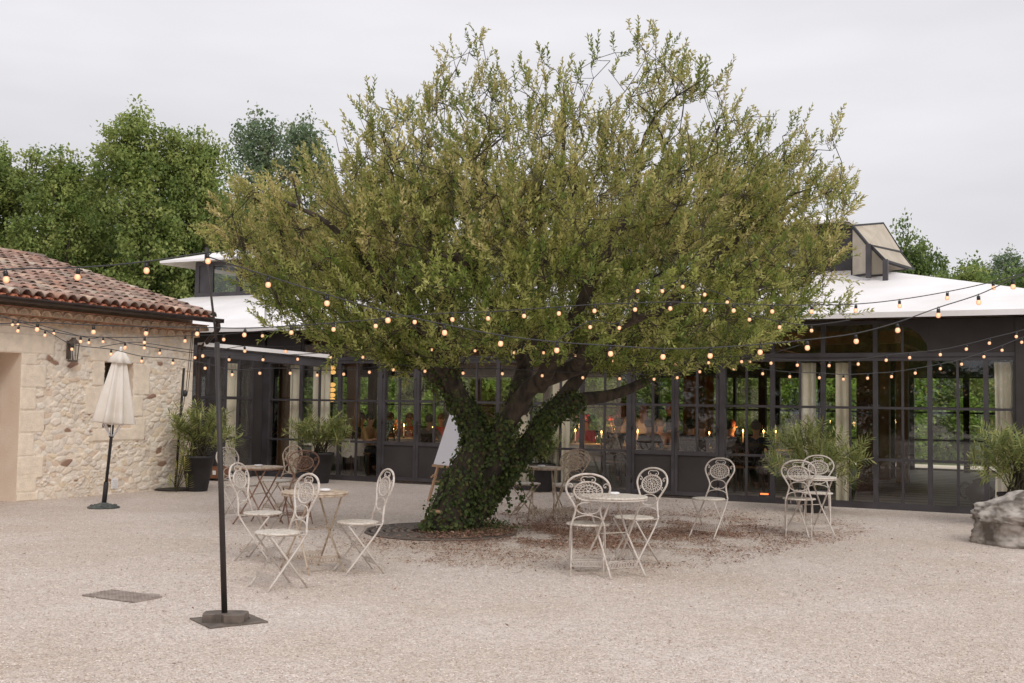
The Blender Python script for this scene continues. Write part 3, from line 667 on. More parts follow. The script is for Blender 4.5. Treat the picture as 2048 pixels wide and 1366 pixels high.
OUT = [(868, 45), (905, 95), (960, 60), (1000, 110), (1060, 120), (1090, 55), (1120, 60), (1165, 110), (1210, 85), (1270, 45), (1310, 62), (1345, 58), (1375, 110), (1440, 118), (1460, 155), (1485, 160), (1500, 200), (1545, 190), (1580, 225), (1610, 215), (1640, 235), (1700, 205), (1690, 290), (1735, 340), (1745, 400), (1700, 440), (1715, 510), (1690, 560), (1730, 620), (1710, 650), (1620, 665), (1560, 700), (1500, 745), (1440, 760), (1330, 765), (1230, 760), (1130, 740), (1000, 740), (900, 742), (800, 748), (720, 725), (640, 715), (560, 700), (520, 655), (505, 600), (430, 560), (440, 530), (400, 480), (408, 440), (445, 395), (510, 350), (560, 330), (640, 300), (680, 240), (720, 190), (770, 175), (800, 140), (850, 150), (870, 110), (855, 60)]
OUTs = OUT
pz = np.array([P(1080, y, TD).z for y, _, _ in PROF]); pxl = np.array([P(l, y, TD).x for y, l, _ in PROF]); pxr = np.array([P(r, y, TD).x for y, _, r in PROF])
o_ = np.argsort(pz); pz, pxl, pxr = pz[o_], pxl[o_], pxr[o_]
def crown_pts(n, rng, shell=.5, poly=OUT):
    out = []
    while sum(map(len, out)) < n:
        z = rng.uniform(pz[0], pz[-1]+.3, n*3); a, b = np.interp(z, pz, pxl), np.interp(z, pz, pxr); c = (a+b)/2; h = (b-a)/2
        th = rng.uniform(0, 2*PI, n*3); r = rng.uniform(0, 1, n*3)**shell
        x = c+h*r*np.cos(th); yd = np.minimum(h*.86, 3.3)*r*np.sin(th); p = np.stack([x, TD+.2+yd, z], 1)
        q = proj(p); k = in_poly(q[:, 0], q[:, 1], poly)
        # area weighting: keep wide levels
        k &= rng.random(n*3) < (h/h.max())**1.2
        out.append(p[k])
    return np.concatenate(out)[:n]
hr = np.random.default_rng(21)
tg = crown_pts(1150, hr, .42); qt = proj(tg); tg = tg[(hr.random(len(tg)) < np.where(qt[:, 1] < 330, .7, 1)) & in_poly(qt[:, 0], qt[:, 1], [(1060+(x-1060)*.96, 500+(y-500)*.945) for x, y in OUT])]
A, par, rad, ends = grow(trunks, tg, hr, .28, tip=.0045, bias=np.array([P(1020, 900, TD).x, TD, 1.6]))
tree = empty('courtyard_tree', (0, 0, 0), 0, 'broad spreading olive green tree with leaning ivy covered trunk in the middle of the gravel', 'tree')
ntr = sum(4*(len(l)-1)+1 for l in trunks)
m = MB(); skeleton_mesh(A, par, rad, m)
m.build('trunk', M['bark'], tree)
# sprigs: twig from the skeleton, leaves along it
SP = 3300
c1 = crown_pts(int(SP*.40), hr, .38); q1 = proj(c1); c1 = c1[hr.random(len(c1)) < np.interp(q1[:, 1], [80, 300, 430], [.12, .35, 1])]
ntg = 1300; bw = hr.gamma(1.1, 1, len(ends)); bw /= bw.sum(); e_ = np.array(ends)[hr.choice(len(ends), ntg, p=bw)]
for _ in range(3): e_ = np.where(hr.random(ntg) < .55, e_, np.array([max(par[i], 0) for i in e_]))     # clusters near the branch ends
c3 = A[np.maximum(e_, ntr)]+hr.normal(0, .11, (ntg, 3))
c2 = np.concatenate([c3, A[ntr:][hr.integers(0, len(A)-ntr, int(SP*.27))]+hr.normal(0, .13, (int(SP*.27), 3))])
sp = np.concatenate([c1, c2]); q = proj(sp)
OUTs = [(1060+(x-1060)*(.965 if y < 640 and x > 1060 else .99), 500+(y-500)*(.965 if y < 500 else .985)) for x, y in OUT]
keep = in_poly(q[:, 0], q[:, 1], OUTs)
# clumping and airy top
def wn(p, s, sd_):
    r_ = np.random.default_rng(sd_); K = r_.normal(0, s, (14, 3)); ph = r_.uniform(0, 6.28, 14); return np.sin(p@K.T+ph).sum(1)/3.2
cl_ = wn(sp, 2.4, 4); topf = np.clip((430-q[:, 1])/380, 0, 1)
right_ = np.clip((q[:, 0]-1150)/500, 0, 1)
airy = .95-.80*topf-.28*right_*(q[:, 1] < 640)+.42*cl_*(.6+.7*topf)
OUTi = [(1060+(x-1060)*.86, 520+(y-520)*.84) for x, y in OUT]
edge_ = ~in_poly(q[:, 0], q[:, 1], OUTi); airy -= np.where(edge_, np.clip(-1.2*wn(sp, 1.5, 31)+.2, 0, .55), 0)
airy -= .35*((q[:, 1] > 690) & (q[:, 0] < 1000))+.25*(q[:, 1] > 715)
keep &= hr.random(len(sp)) < airy
en_ = A[ends]; qe_ = proj(en_); en_ = en_[hr.random(len(en_)) < np.interp(qe_[:, 1], [100, 380, 450], [.75, .8, .95])]
cen_ = np.concatenate([sp[keep], en_+hr.normal(0, .05, en_.shape)]); nrep = np.where(proj(cen_)[:, 1] < 380, hr.integers(1, 5, len(cen_)), hr.integers(3, 7, len(cen_))); ci_ = np.repeat(np.arange(len(cen_)), nrep)
sp = cen_[ci_]+hr.normal(0, .085, (len(ci_), 3)); q = proj(sp); kk_ = in_poly(q[:, 0], q[:, 1], OUTs); sp = sp[kk_]; q = q[kk_]; ci_ = ci_[kk_]
m = MB()
An = A[ntr:]; dirs = np.zeros_like(sp); basep = np.zeros_like(sp)
cc_ = np.array([P(1040, 800, TD).x, TD+.2, 1.8])
for i in range(0, len(sp), 500):
    d = ((sp[i:i+500, None]-An[None])**2).sum(2); basep[i:i+500] = An[d.argmin(1)]
outw = norm(sp-cc_)
cj = hr.normal(0, .3, cen_.shape); dirs = norm(outw*.75+np.array([0, 0, .72])+cj[ci_]+hr.normal(0, .42, sp.shape))
tl = hr.uniform(.12, .34, len(sp))
for i in range(len(sp)):
    a = basep[i]; b = sp[i]; e = b+dirs[i]*tl[i]
    dd = np.linalg.norm(b-a)
    if dd > .55: a = b-(b-a)/dd*.2-dirs[i]*.1
    m.tube([a, (a*.45+b*.55)+np.array([0, 0, -.04*min(dd, 1)]), b, e], [.0045, .0038, .003, .0015], 3, cap=False)
tw = m.build('twigs', M['twig'], tree)
NL = 18
u = np.tile(np.linspace(.0, 1.0, NL), (len(sp), 1)); u = u+hr.uniform(-.03, .03, u.shape)
base = sp[:, None]+dirs[:, None]*(u*tl[:, None])[..., None]
px_ = norm(np.cross(dirs, hr.normal(0, 1, dirs.shape))); py_ = np.cross(dirs, px_)
an = (np.arange(NL)*2.4)[None, :]+hr.uniform(0, 6.28, (len(sp), 1)); rad_d = px_[:, None]*np.cos(an)[..., None]+py_[:, None]*np.sin(an)[..., None]
ld = norm(dirs[:, None]*(.55+.6*u[..., None])+rad_d*.75+hr.normal(0, .18, base.shape))
base = base.reshape(-1, 3); ld = ld.reshape(-1, 3)
up = norm(np.array([0, 0, 1.])+hr.normal(0, .45, base.shape)); ln_ = hr.uniform(.04, .075, len(base)); wdd = ln_*hr.uniform(.34, .46, len(base))
pal = np.array([S(*c)[:3] for c in ((184, 182, 108), (170, 172, 96), (202, 194, 126), (148, 158, 84), (206, 194, 132), (134, 148, 76))])
sh = np.where(hr.random(len(sp)) < .6, hr.integers(0, 6, len(cen_))[ci_], hr.integers(0, 6, len(sp))); col = pal[sh][:, None]*hr.uniform(.82, 1.16, (len(sp), NL, 1)); 
tipc = np.array(S(204, 192, 126)[:3]); col = np.where((u[..., None] > .8), col*.6+tipc*.4, col)
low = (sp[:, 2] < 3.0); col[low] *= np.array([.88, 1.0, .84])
quads('crown', leafquads(base, ld, up, ln_, wdd), M['leaf'], tree, col.reshape(-1, 3))
print('hero leaves', len(base))
# ivy on trunk and lower limbs
ir = np.random.default_rng(5); iv_p, iv_n = [], []
for li, (l_, cnt, lo, hi) in enumerate(((trunks[0], 4800, 0, .70), (trunks[1], 300, 0, .35), (trunks[2], 2100, 0, .42), (trunks[3], 3000, 0, .55), (trunks[4], 150, 0, .2))):
    cp = crv([p[:3] for p in l_], 8); rr = np.interp(np.linspace(0, len(l_)-1, len(cp)), range(len(l_)), [p[3] for p in l_]); cp = np.array([tuple(c) for c in cp])
    uu = ir.uniform(lo, hi, cnt)**1.15*(len(cp)-1); i0 = uu.astype(int).clip(0, len(cp)-2); f = (uu-i0)[:, None]
    c = cp[i0]*(1-f)+cp[i0+1]*f; ax = norm(cp[i0+1]-cp[i0]); rv = norm(np.cross(ax, ir.normal(0, 1, ax.shape)))
    r = (rr[i0])[:, None]; off = ir.gamma(1.5, .014, (cnt, 1)); dens = wn(c+rv*r, 6, 9)
    k = ir.random(cnt) < (.80+.35*dens); iv_p.append((c+rv*(r*1.0+off))[k]); iv_n.append(rv[k])
# hanging ivy mass under the right stem and skirts at the base
for (pa, pb, cnt, s_) in (((955, 1000), (1035, 930), 500, .055), ((885, 1040), (925, 1050), 800, .11), ((1075, 870), (1100, 830), 220, .05)):
    a, b = np.array(P(*pa, TD)), np.array(P(*pb, TD)); uu = ir.random((cnt, 1)); iv_p.append(a*(1-uu)+b*uu+ir.normal(0, s_, (cnt, 3))*np.array([1, 1.2, .8])); iv_n.append(norm(ir.normal(0, 1, (cnt, 3))))
for (px0, pyy, ln0) in ((985, 1005, .26), (1040, 960, .25), (1060, 930, .28), (1090, 860, .3), (1100, 850, .25), (1150, 815, .22), (1290, 730, .4), (1310, 735, .3), (870, 770, .2), (1015, 975, .26)):
    a = np.array(P(px0, pyy, TD+ir.uniform(-.1, .3))); cnt = 40; uu = ir.random((cnt, 1)); iv_p.append(a+uu*np.array([.03, 0, -ln0])+ir.normal(0, .02, (cnt, 3))); iv_n.append(norm(ir.normal(0, 1, (cnt, 3))))
ip = np.concatenate(iv_p); inn = np.concatenate(iv_n); ip[:, 2] = np.maximum(ip[:, 2], .03)
d = norm(np.array([0, 0, -.8])+inn*.3+ir.normal(0, .5, ip.shape)); s_ = ir.uniform(.03, .06, len(ip))
pal2 = np.array([S(*c)[:3] for c in ((84, 102, 50), (98, 116, 58), (70, 88, 46), (118, 124, 70), (108, 92, 66))])
quads('ivy', leafquads(ip, d, inn+ir.normal(0, .25, ip.shape), s_, s_*.95, .05), M['leafbg'], tree, pal2[ir.choice(5, len(ip), p=[.3, .27, .22, .14, .07])]*ir.uniform(.8, 1.15, (len(ip), 1)))
# grey green bark plates between the ivy: cut stub at the foot
m = MB(); q0 = P(860, 1028, TD-.28)
for i, (w_, h_, z) in enumerate(((.15, .045, .02),)):
    pr = [(w_*(.8+.25*math.sin(a*3+i)), 0) for a in [0]]
    m.lathe([(w_*.5, z-h_/2), (w_*.72, z), (w_*.5, z+h_/2)], 18, (q0.x+.10, q0.y+.12, q0.z), 1, .8, fn=lambda a, zz: 1+.22*math.sin(a*3+i*2)+.1*math.sin(a*7))
m.build('cut_stub', M['pinewood'], tree)

# ------------------------------------------------------------------ background trees
def bg_tree(name, seed, H, RX, lobes, nleaf, leafsize, pal, trunk_r=.16, low=.12, fork=3):
    rng = np.random.default_rng(seed)
    L_ = []
    for i in range(lobes):
        z = H*rng.uniform(low, .92); wr_ = RX*np.interp(z/H, [0, .25, .55, .85, 1], [.9, 1, .85, .5, .25]); a = rng.uniform(0, 2*PI); r = wr_*rng.uniform(.2, 1.0)
        L_.append((r*math.cos(a), r*math.sin(a), z, rng.uniform(.5, .85)*RX*.34, rng.uniform(.7, 1.35)*RX*.36))
    L_.append((0, 0, H*.9, RX*.28, H*.1))
    L_ = np.array(L_); cnt = (L_[:, 3]**2*L_[:, 4]); cnt = (cnt/cnt.sum()*nleaf/34).astype(int)+4
    cl = []
    for (x, y, z, a, b), k in zip(L_, cnt):
        v = norm(rng.normal(0, 1, (k, 3)))*rng.random((k, 1))**.33; cl.append(v*[a, a, b]+[x, y, z])
    cl = np.concatenate(cl)
    trk = [[(0, 0, 0, trunk_r), (rng.normal(0, .1), rng.normal(0, .1), H*.25, trunk_r*.85), (rng.normal(0, .2), rng.normal(0, .2), H*.55, trunk_r*.55), (0, 0, H*.88, trunk_r*.15)]]
    for k in range(fork):
        a = k*2.1+rng.random(); z = H*rng.uniform(.18, .35); trk.append([(0, 0, z, trunk_r*.6), (math.cos(a)*RX*.3, math.sin(a)*RX*.3, z+H*.16, trunk_r*.4), (math.cos(a)*RX*.5, math.sin(a)*RX*.5, z+H*.42, trunk_r*.15)])
    tgt = cl[rng.choice(len(cl), min(170, len(cl)), replace=False)]
    A_, p_, r_, _ = grow(trk, tgt, rng, H*.06, tip=.014, bias=np.array([0, 0, H*.1]))
    root = empty(name); mb = MB(); skeleton_mesh(A_, p_, r_, mb, 5); mb.build('trunk', M['bark'], root)
    lp = np.repeat(cl, 34, 0)+rng.normal(0, 1, (len(cl)*34, 3))*[RX*.05, RX*.05, RX*.042]
    dr = norm(rng.normal(0, 1, lp.shape)+[0, 0, .1]); s = rng.uniform(.75, 1.25, len(lp))*leafsize
    pl = np.array([S(*c)[:3] for c in pal]); ci = np.repeat(rng.integers(0, len(pl), len(cl)), 34)
    c = pl[ci]*rng.uniform(.8, 1.2, (len(lp), 1))
    quads('crown', leafquads(lp, dr, rng.normal(0, .5, lp.shape)+[0, 0, 1], s, s*.7, .1), M['leafbg'], root, c)
    return root
GREEN = ((152, 166, 94), (136, 154, 84), (168, 176, 102), (120, 140, 76))
BLUE = ((128, 146, 112), (116, 136, 102), (144, 156, 120))
DARK = ((118, 140, 78), (132, 150, 84), (104, 126, 70))
BRIGHT = ((160, 188, 88), (146, 176, 78), (176, 198, 104))
protos = {
 'poplar': bg_tree('maple_tree', 31, 12, 3.3, 32, 30000, .145, GREEN, .2),
 'poplar2': bg_tree('maple_tree', 47, 12, 3.1, 30, 28000, .145, GREEN, .2),
 'locust': bg_tree('locust_tree', 52, 12, 3.3, 24, 13000, .14, BLUE, .16),
 'broad': bg_tree('oak_tree', 61, 9, 4.2, 30, 26000, .2, DARK, .22, low=.06),
 'bush': bg_tree('hedge_shrub', 72, 3.4, 2.2, 24, 11000, .12, BRIGHT, .05, low=.05, fork=4),
}
protos['bush2'] = bg_tree('hedge_shrub', 75, 4.2, 2.3, 26, 11000, .13, GREEN, .05, low=.05, fork=4)
used = set()
def put(kind, px, D, top=None, H=None, label='', cat='tree', group=None, rz=None, wide=1.0):
    base_h = {'poplar': 12, 'poplar2': 12, 'locust': 12, 'broad': 9, 'bush': 3.6, 'bush2': 4.4}[kind]
    H = H or P(px, top, D).z; o = protos[kind] if kind not in used else copy_tree(protos[kind]); used.add(kind)
    q = P(px, 810, D); o.location = (q.x, D, 0); s = H/base_h; o.scale = (s*wide, s*wide, s); o.rotation_euler = (0, 0, rz if rz is not None else R.random()*6.28)
    tag(o, label, cat, group); return o
gp = 'trees behind the stone house'
put('poplar', 262, 38, 228, label='tallest bright green tree above the clay tiled roof', group=gp, wide=.95)
put('poplar2', 372, 39, 255, label='green tree rising just left of the white roof tip', group=gp, wide=.85)
put('poplar2', 95, 37, 292, label='green tree above the ridge of the tiled roof, second from the frame edge', group=gp, wide=.95, rz=1.2)
put('poplar', -35, 37, 300, label='green tree cut by the frame edge above the tiled roof', group=gp, rz=4, wide=.95)
put('poplar2', 190, 44, 340, label='lower green tree filling the gap behind the two tall ones', group=gp, rz=3)
put('broad', 20, 44, 440, label='dark bushy tree low behind the frame edge tree', group=gp)
put('broad', 190, 42, 450, label='dark bushy tree right above the middle of the tiled roof', group=gp)
put('broad', 330, 40, 470, label='dark bushy tree left of the white roof overhang', group=gp)
put('broad', 430, 44, 400, label='dark tree standing behind the white roof lantern', group=gp)
put('locust', 520, 47, 225, label='airy blue green tree between the tall green trees and the courtyard tree', wide=.9)
put('locust', 610, 50, 240, label='second airy blue green tree, half covered by the courtyard tree', wide=.9, rz=2.0)
gp = 'trees beyond the right end of the pavilion'
put('broad', 1850, 46, 485, label='loose round tree just right of the tilted shade panels', group=gp, wide=.62)
put('broad', 1790, 52, 560, label='low dark tree peeping under the tilted shade panels', group=gp, wide=1)
put('broad', 1925, 54, 552, label='dense dark tree behind the long white roof slope', group=gp, wide=1.1, rz=1)
put('broad', 2010, 60, 548, label='dense tree above the right end of the white roof slope', group=gp, wide=1.1, rz=2)
put('locust', 2035, 84, 500, label='pale distant tree rising highest at the right edge', group=gp, wide=1.1, rz=1)
put('locust', 1960, 88, 530, label='pale distant tree in the dip of the tree line', group=gp, wide=1.1, rz=3)
put('broad', 2110, 58, 540, label='dark tree cut by the right frame edge', group=gp, wide=1.1, rz=4)
gp = 'green shrubs seen through the glass'
def backY(px): s = sx(px, 12); return 20.5-.457*s+.889*12
for i, px in enumerate(range(430, 2000, 105)):
    kd = 'bush' if i % 2 else 'bush2'; D = backY(px)+4.5+((i*37) % 5)*.8
    nm = ['left of the first red haired guest', 'behind the dark corner post', 'behind the middle oleander', 'behind the tan shirted guest', 'behind the left double door', 'behind the white board', 'behind the ivy trunk', 'between the two stems of the tree', 'behind the cream curtain by the trunk', 'behind the seated couple', 'behind the right double door', 'behind the guest in red', 'behind the right oleander', 'left of the brick pillar', 'beside the wooden posts'][i]
    put(kd, px, D, H=R.uniform(2.9, 4.0), label='bright green shrub seen through the glass '+nm, cat='shrub', group=gp, wide=R.uniform(.95, 1.2))
gp = 'trees seen through the glass'
for i, px in enumerate(range(420, 2000, 150)):
    nm = ['left of the stone house corner', 'over the glass wing', 'over the middle oleander', 'over the left double door', 'over the ivy trunk', 'over the far folding table', 'over the front folding table', 'over the right double door', 'over the right oleander', 'over the wooden posts', 'at the right end'][i]
    put('broad' if i % 2 else 'poplar2', px, backY(px)+13+(i*13 % 5), H=6.6+(i*7 % 3)*.3, label='dark tree of the wood behind the pavilion, '+nm, group=gp, wide=1.35)
# wood behind the photographer, mirrored in the panes
gp = 'trees mirrored in the panes'
for i, (x, y, h) in enumerate(((-34, -8, 6), (-27, -14, 6.5), (-20, -20, 6), (-13, -24, 7), (-6, -27, 6), (1, -28, 6.5), (-38, 2, 6), (8, -29, 6))):
    o = copy_tree(protos['broad']); o.location = (x, y, 0); s = h/9; o.scale = (s*1.7, s*1.7, s); o.rotation_euler = (0, 0, i*1.3)
    tag(o, 'dim tree of the wood mirrored in the window panes', 'tree', gp)

# ------------------------------------------------------------------ oleanders in pots
def oleander(loc, pr0, pr1, ph, H, spread, nst, label, seed, lean=0):
    rng = np.random.default_rng(seed); o = empty('potted_oleander', loc, 0, label, 'potted plant', 'potted oleanders')
    m = MB(); m.lathe([(pr0, 0), (pr0*1.02, .01), (pr1, ph-.04), (pr1*1.05, ph-.04), (pr1*1.05, ph), (pr1*.93, ph), (pr1*.9, ph-.06)], 28); m.build('pot', M['pot'], o)
    m = MB(); m.lathe([(pr1*.9, ph-.09), (pr1*.5, ph-.05), (.01, ph-.045)], 20); m.build('soil', M['soil'], o)
    st_ = MB(); LP, LD = [], []
    for i in range(nst):
        a = rng.uniform(0, 2*PI); rr = spread*rng.uniform(.25, 1); z = ph+(H-ph)*rng.uniform(.35, 1)*(1-.25*(rr/spread)); 
        p0 = np.array([rng.normal(0, pr1*.3), rng.normal(0, pr1*.3), ph-.06]); p2 = np.array([math.cos(a)*rr+lean, math.sin(a)*rr, z]); p1 = (p0+p2)/2+[-math.cos(a)*rr*.15, -math.sin(a)*rr*.15, .12*(z-ph)]
        st_.tube([p0, p0*.5+p1*.5, p1, p2*.5+p1*.5+[0, 0, .02], p2], [.011, .009, .007, .006, .004], 4, cap=False)
        dd = norm(p2-p1)
        for kk in range(3):
            e = p2+(rng.normal(0, .09, 3) if kk else 0); d2 = norm(dd+rng.normal(0, .35, 3)*(kk > 0)+[0, 0, .2])
            n_ = 20; t = np.linspace(-.20, .06, n_)[:, None]; b_ = e+d2*t; s_ = norm(np.cross(d2, rng.normal(0, 1, 3))); s2 = np.cross(d2, s_); an_ = np.arange(n_)*2.1
            LP.append(b_); LD.append(norm(d2*(.35+.5*np.linspace(0, 1, n_)[:, None])+s_*np.cos(an_)[:, None]+s2*np.sin(an_)[:, None]))
    st_.build('stem', M['twig'], o); lp = np.concatenate(LP); ldd = np.concatenate(LD); l_ = rng.uniform(.10, .17, len(lp))
    pl = np.array([S(*c)[:3] for c in ((146, 156, 92), (124, 138, 76), (164, 170, 104), (176, 174, 112))])
    quads('foliage', leafquads(lp, ldd, rng.normal(0, .3, lp.shape)+[0, 0, 1], l_, l_*.17, -.03), M['leaf'], o, pl[rng.integers(0, 4, len(lp))]*rng.uniform(.8, 1.15, (len(lp), 1)))
    return o
oleander(G(394, 982), .17, .27, .60, 1.48, .60, 32, 'tall leafy oleander in a charcoal pot beside the black downpipe and stone house', 3, lean=.05)
oleander(G(640, 966), .16, .25, .58, 1.30, .60, 32, 'oleander in a charcoal pot in front of the pale curtains, behind the rusty chair', 4)
oleander(G(1632, 1027)+Vector((0, .15, 0)), .14, .20, .35, 1.42, .70, 40, 'wide oleander in a low black pot behind the right hand folding table', 5)
oleander(Vector((P(2034, 900, 15.2).x, 15.2, 0)), .16, .25, .45, 1.42, .62, 42, 'oleander rising behind the grey rock', 6)
oleander(G(1086, 985)+Vector((0, .2, 0)), .15, .22, .5, 1.15, .33, 16, 'small dim oleander half hidden behind the ivy covered stem', 8)
# seedlings trailing below the first pot
q0 = G(352, 984); o = empty('oleander_seedling', q0, 0, 'low oleander shoot growing at the foot of the thin black pole', 'plant')
rng = np.random.default_rng(9); LP, LD = [], []; m = MB()
for i in range(9):
    e = np.array([rng.normal(.12, .16), rng.normal(0, .12), rng.uniform(.2, .62)]); m.tube([(0, 0, 0), e*.5+[0, 0, .05], e], [.008, .006, .004], 4, cap=False); n_ = 20; an_ = np.arange(n_)*2.1
    LP.append(e+np.linspace(-.14, .04, n_)[:, None]*[0, 0, 1]); LD.append(norm(np.stack([np.cos(an_), np.sin(an_), np.linspace(.2, 1.1, n_)], 1)))
m.build('stem', M['twig'], o); lp = np.concatenate(LP); quads('foliage', leafquads(lp, np.concatenate(LD), rng.normal(0, .3, lp.shape)+[0, 0, 1], .12, .02, -.03), M['leaf'], o, pal[rng.integers(0, 4, len(lp))])

# ------------------------------------------------------------------ dry leaves and weeds on the gravel
lr = np.random.default_rng(77); n = 26000
pp = []
for (cx, cy, rx, ry, k) in ((1200, 1058, 330, 40, 52000), (1000, 1070, 150, 22, 17000), (1400, 1062, 330, 44, 26000), (1150, 1090, 440, 50, 22000), (700, 1090, 260, 40, 3000), (1250, 1005, 380, 8, 2500)):
    a = lr.uniform(0, 2*PI, k); r = lr.random(k)**.55; X = cx+rx*r*np.cos(a)+lr.normal(0, 12, k); Yy = cy+ry*r*np.sin(a)+lr.normal(0, 2.5, k)
    pp += [tuple(G(x, max(y, 985))) for x, y in zip(X, Yy)]
for _ in range(2600): pp.append((lr.normal(1.2, 2.6), lr.normal(12.6, 1.7), 0))
for _ in range(1200): pp.append((lr.uniform(-5, 6), lr.uniform(6.2, 17), 0))
pp = np.array(pp); dn = wn(pp, 3.5, 12)+.6*wn(pp, 11, 13); pp = pp[lr.random(len(pp)) < .45+.28*dn]; pp[:, 2] = lr.uniform(.006, .016, len(pp)); gq = np.array(G(882, 1064)); pp[:, 2] += .022*(((pp[:, :2]-gq[:2])**2).sum(1) < .92**2)
dr = lr.normal(0, 1, pp.shape)*[1, 1, .18]; s_ = lr.gamma(6, .0035, len(pp))
pl = np.array([S(*c)[:3] for c in ((158, 122, 104), (140, 104, 88), (172, 136, 114), (180, 150, 124), (118, 90, 76), (164, 126, 108))])
tag(quads('leaf_litter', leafquads(pp, dr, lr.normal(0, .3, pp.shape)+[0, 0, 1], s_, s_*.5, .12), M['litter'], None, pl[lr.integers(0, 6, len(pp))]), 'dry brown leaves scattered on the gravel under the tree', kind='stuff')
# loose pebbles
n = 45000; yy = 5.6+12*lr.random(n)**1.7; xx = (lr.random(n)-.5)*yy*1.0; s_ = lr.uniform(.003, .008, n)*(1+.25*(yy > 9)); c = np.stack([xx, yy, s_*.25], 1)
o6 = np.array([(1, 0, 0), (0, 1, 0), (-1, 0, 0), (0, -1, 0), (0, 0, .75)])
rot = lr.uniform(0, 6.28, n); ca, sa = np.cos(rot), np.sin(rot)
def pq(i, j, k, l):
    out = np.zeros((n, 4, 3))
    for a_, idx_ in enumerate((i, j, k, l)):
        v = o6[idx_]; sxx = lr.uniform(.75, 1.2); vx = v[0]*sxx; out[:, a_, 0] = c[:, 0]+(vx*ca-v[1]*sa)*s_; out[:, a_, 1] = c[:, 1]+(vx*sa+v[1]*ca)*s_; out[:, a_, 2] = c[:, 2]+v[2]*s_
    return out
lr2 = lr; Vp = np.concatenate([pq(0, 1, 4, 4)[:, :], pq(2, 3, 4, 4)]); Vp = np.concatenate([pq(0, 1, 2, 4), pq(2, 3, 0, 4)])
pl = np.array([S(*c_)[:3] for c_ in ((232, 218, 206), (214, 196, 182), (200, 180, 168), (240, 230, 222), (186, 166, 152), (222, 204, 188))]); pc = pl[lr.integers(0, 6, n)]
tag(quads('loose_gravel', Vp, M['litter'], None, np.concatenate([pc, pc])), 'loose pebbles lying on the gravel courtyard', kind='stuff')
# green weeds at the foot of the tree
k = 1800; base = np.array([tuple(G(x, y)) for x, y in zip(lr.normal(965, 30, k), lr.normal(1058, 6, k))]); base[:, 2] = .01
tag(quads('weeds', leafquads(base, norm(lr.normal(0, .6, (k, 3))+[0, 0, .7]), lr.normal(0, 1, (k, 3)), lr.uniform(.02, .055, k), .02, .1), M['leafbg'], None, pal2[lr.integers(0, 4, k)]*1.1), 'small green weeds at the right foot of the trunk', kind='stuff')
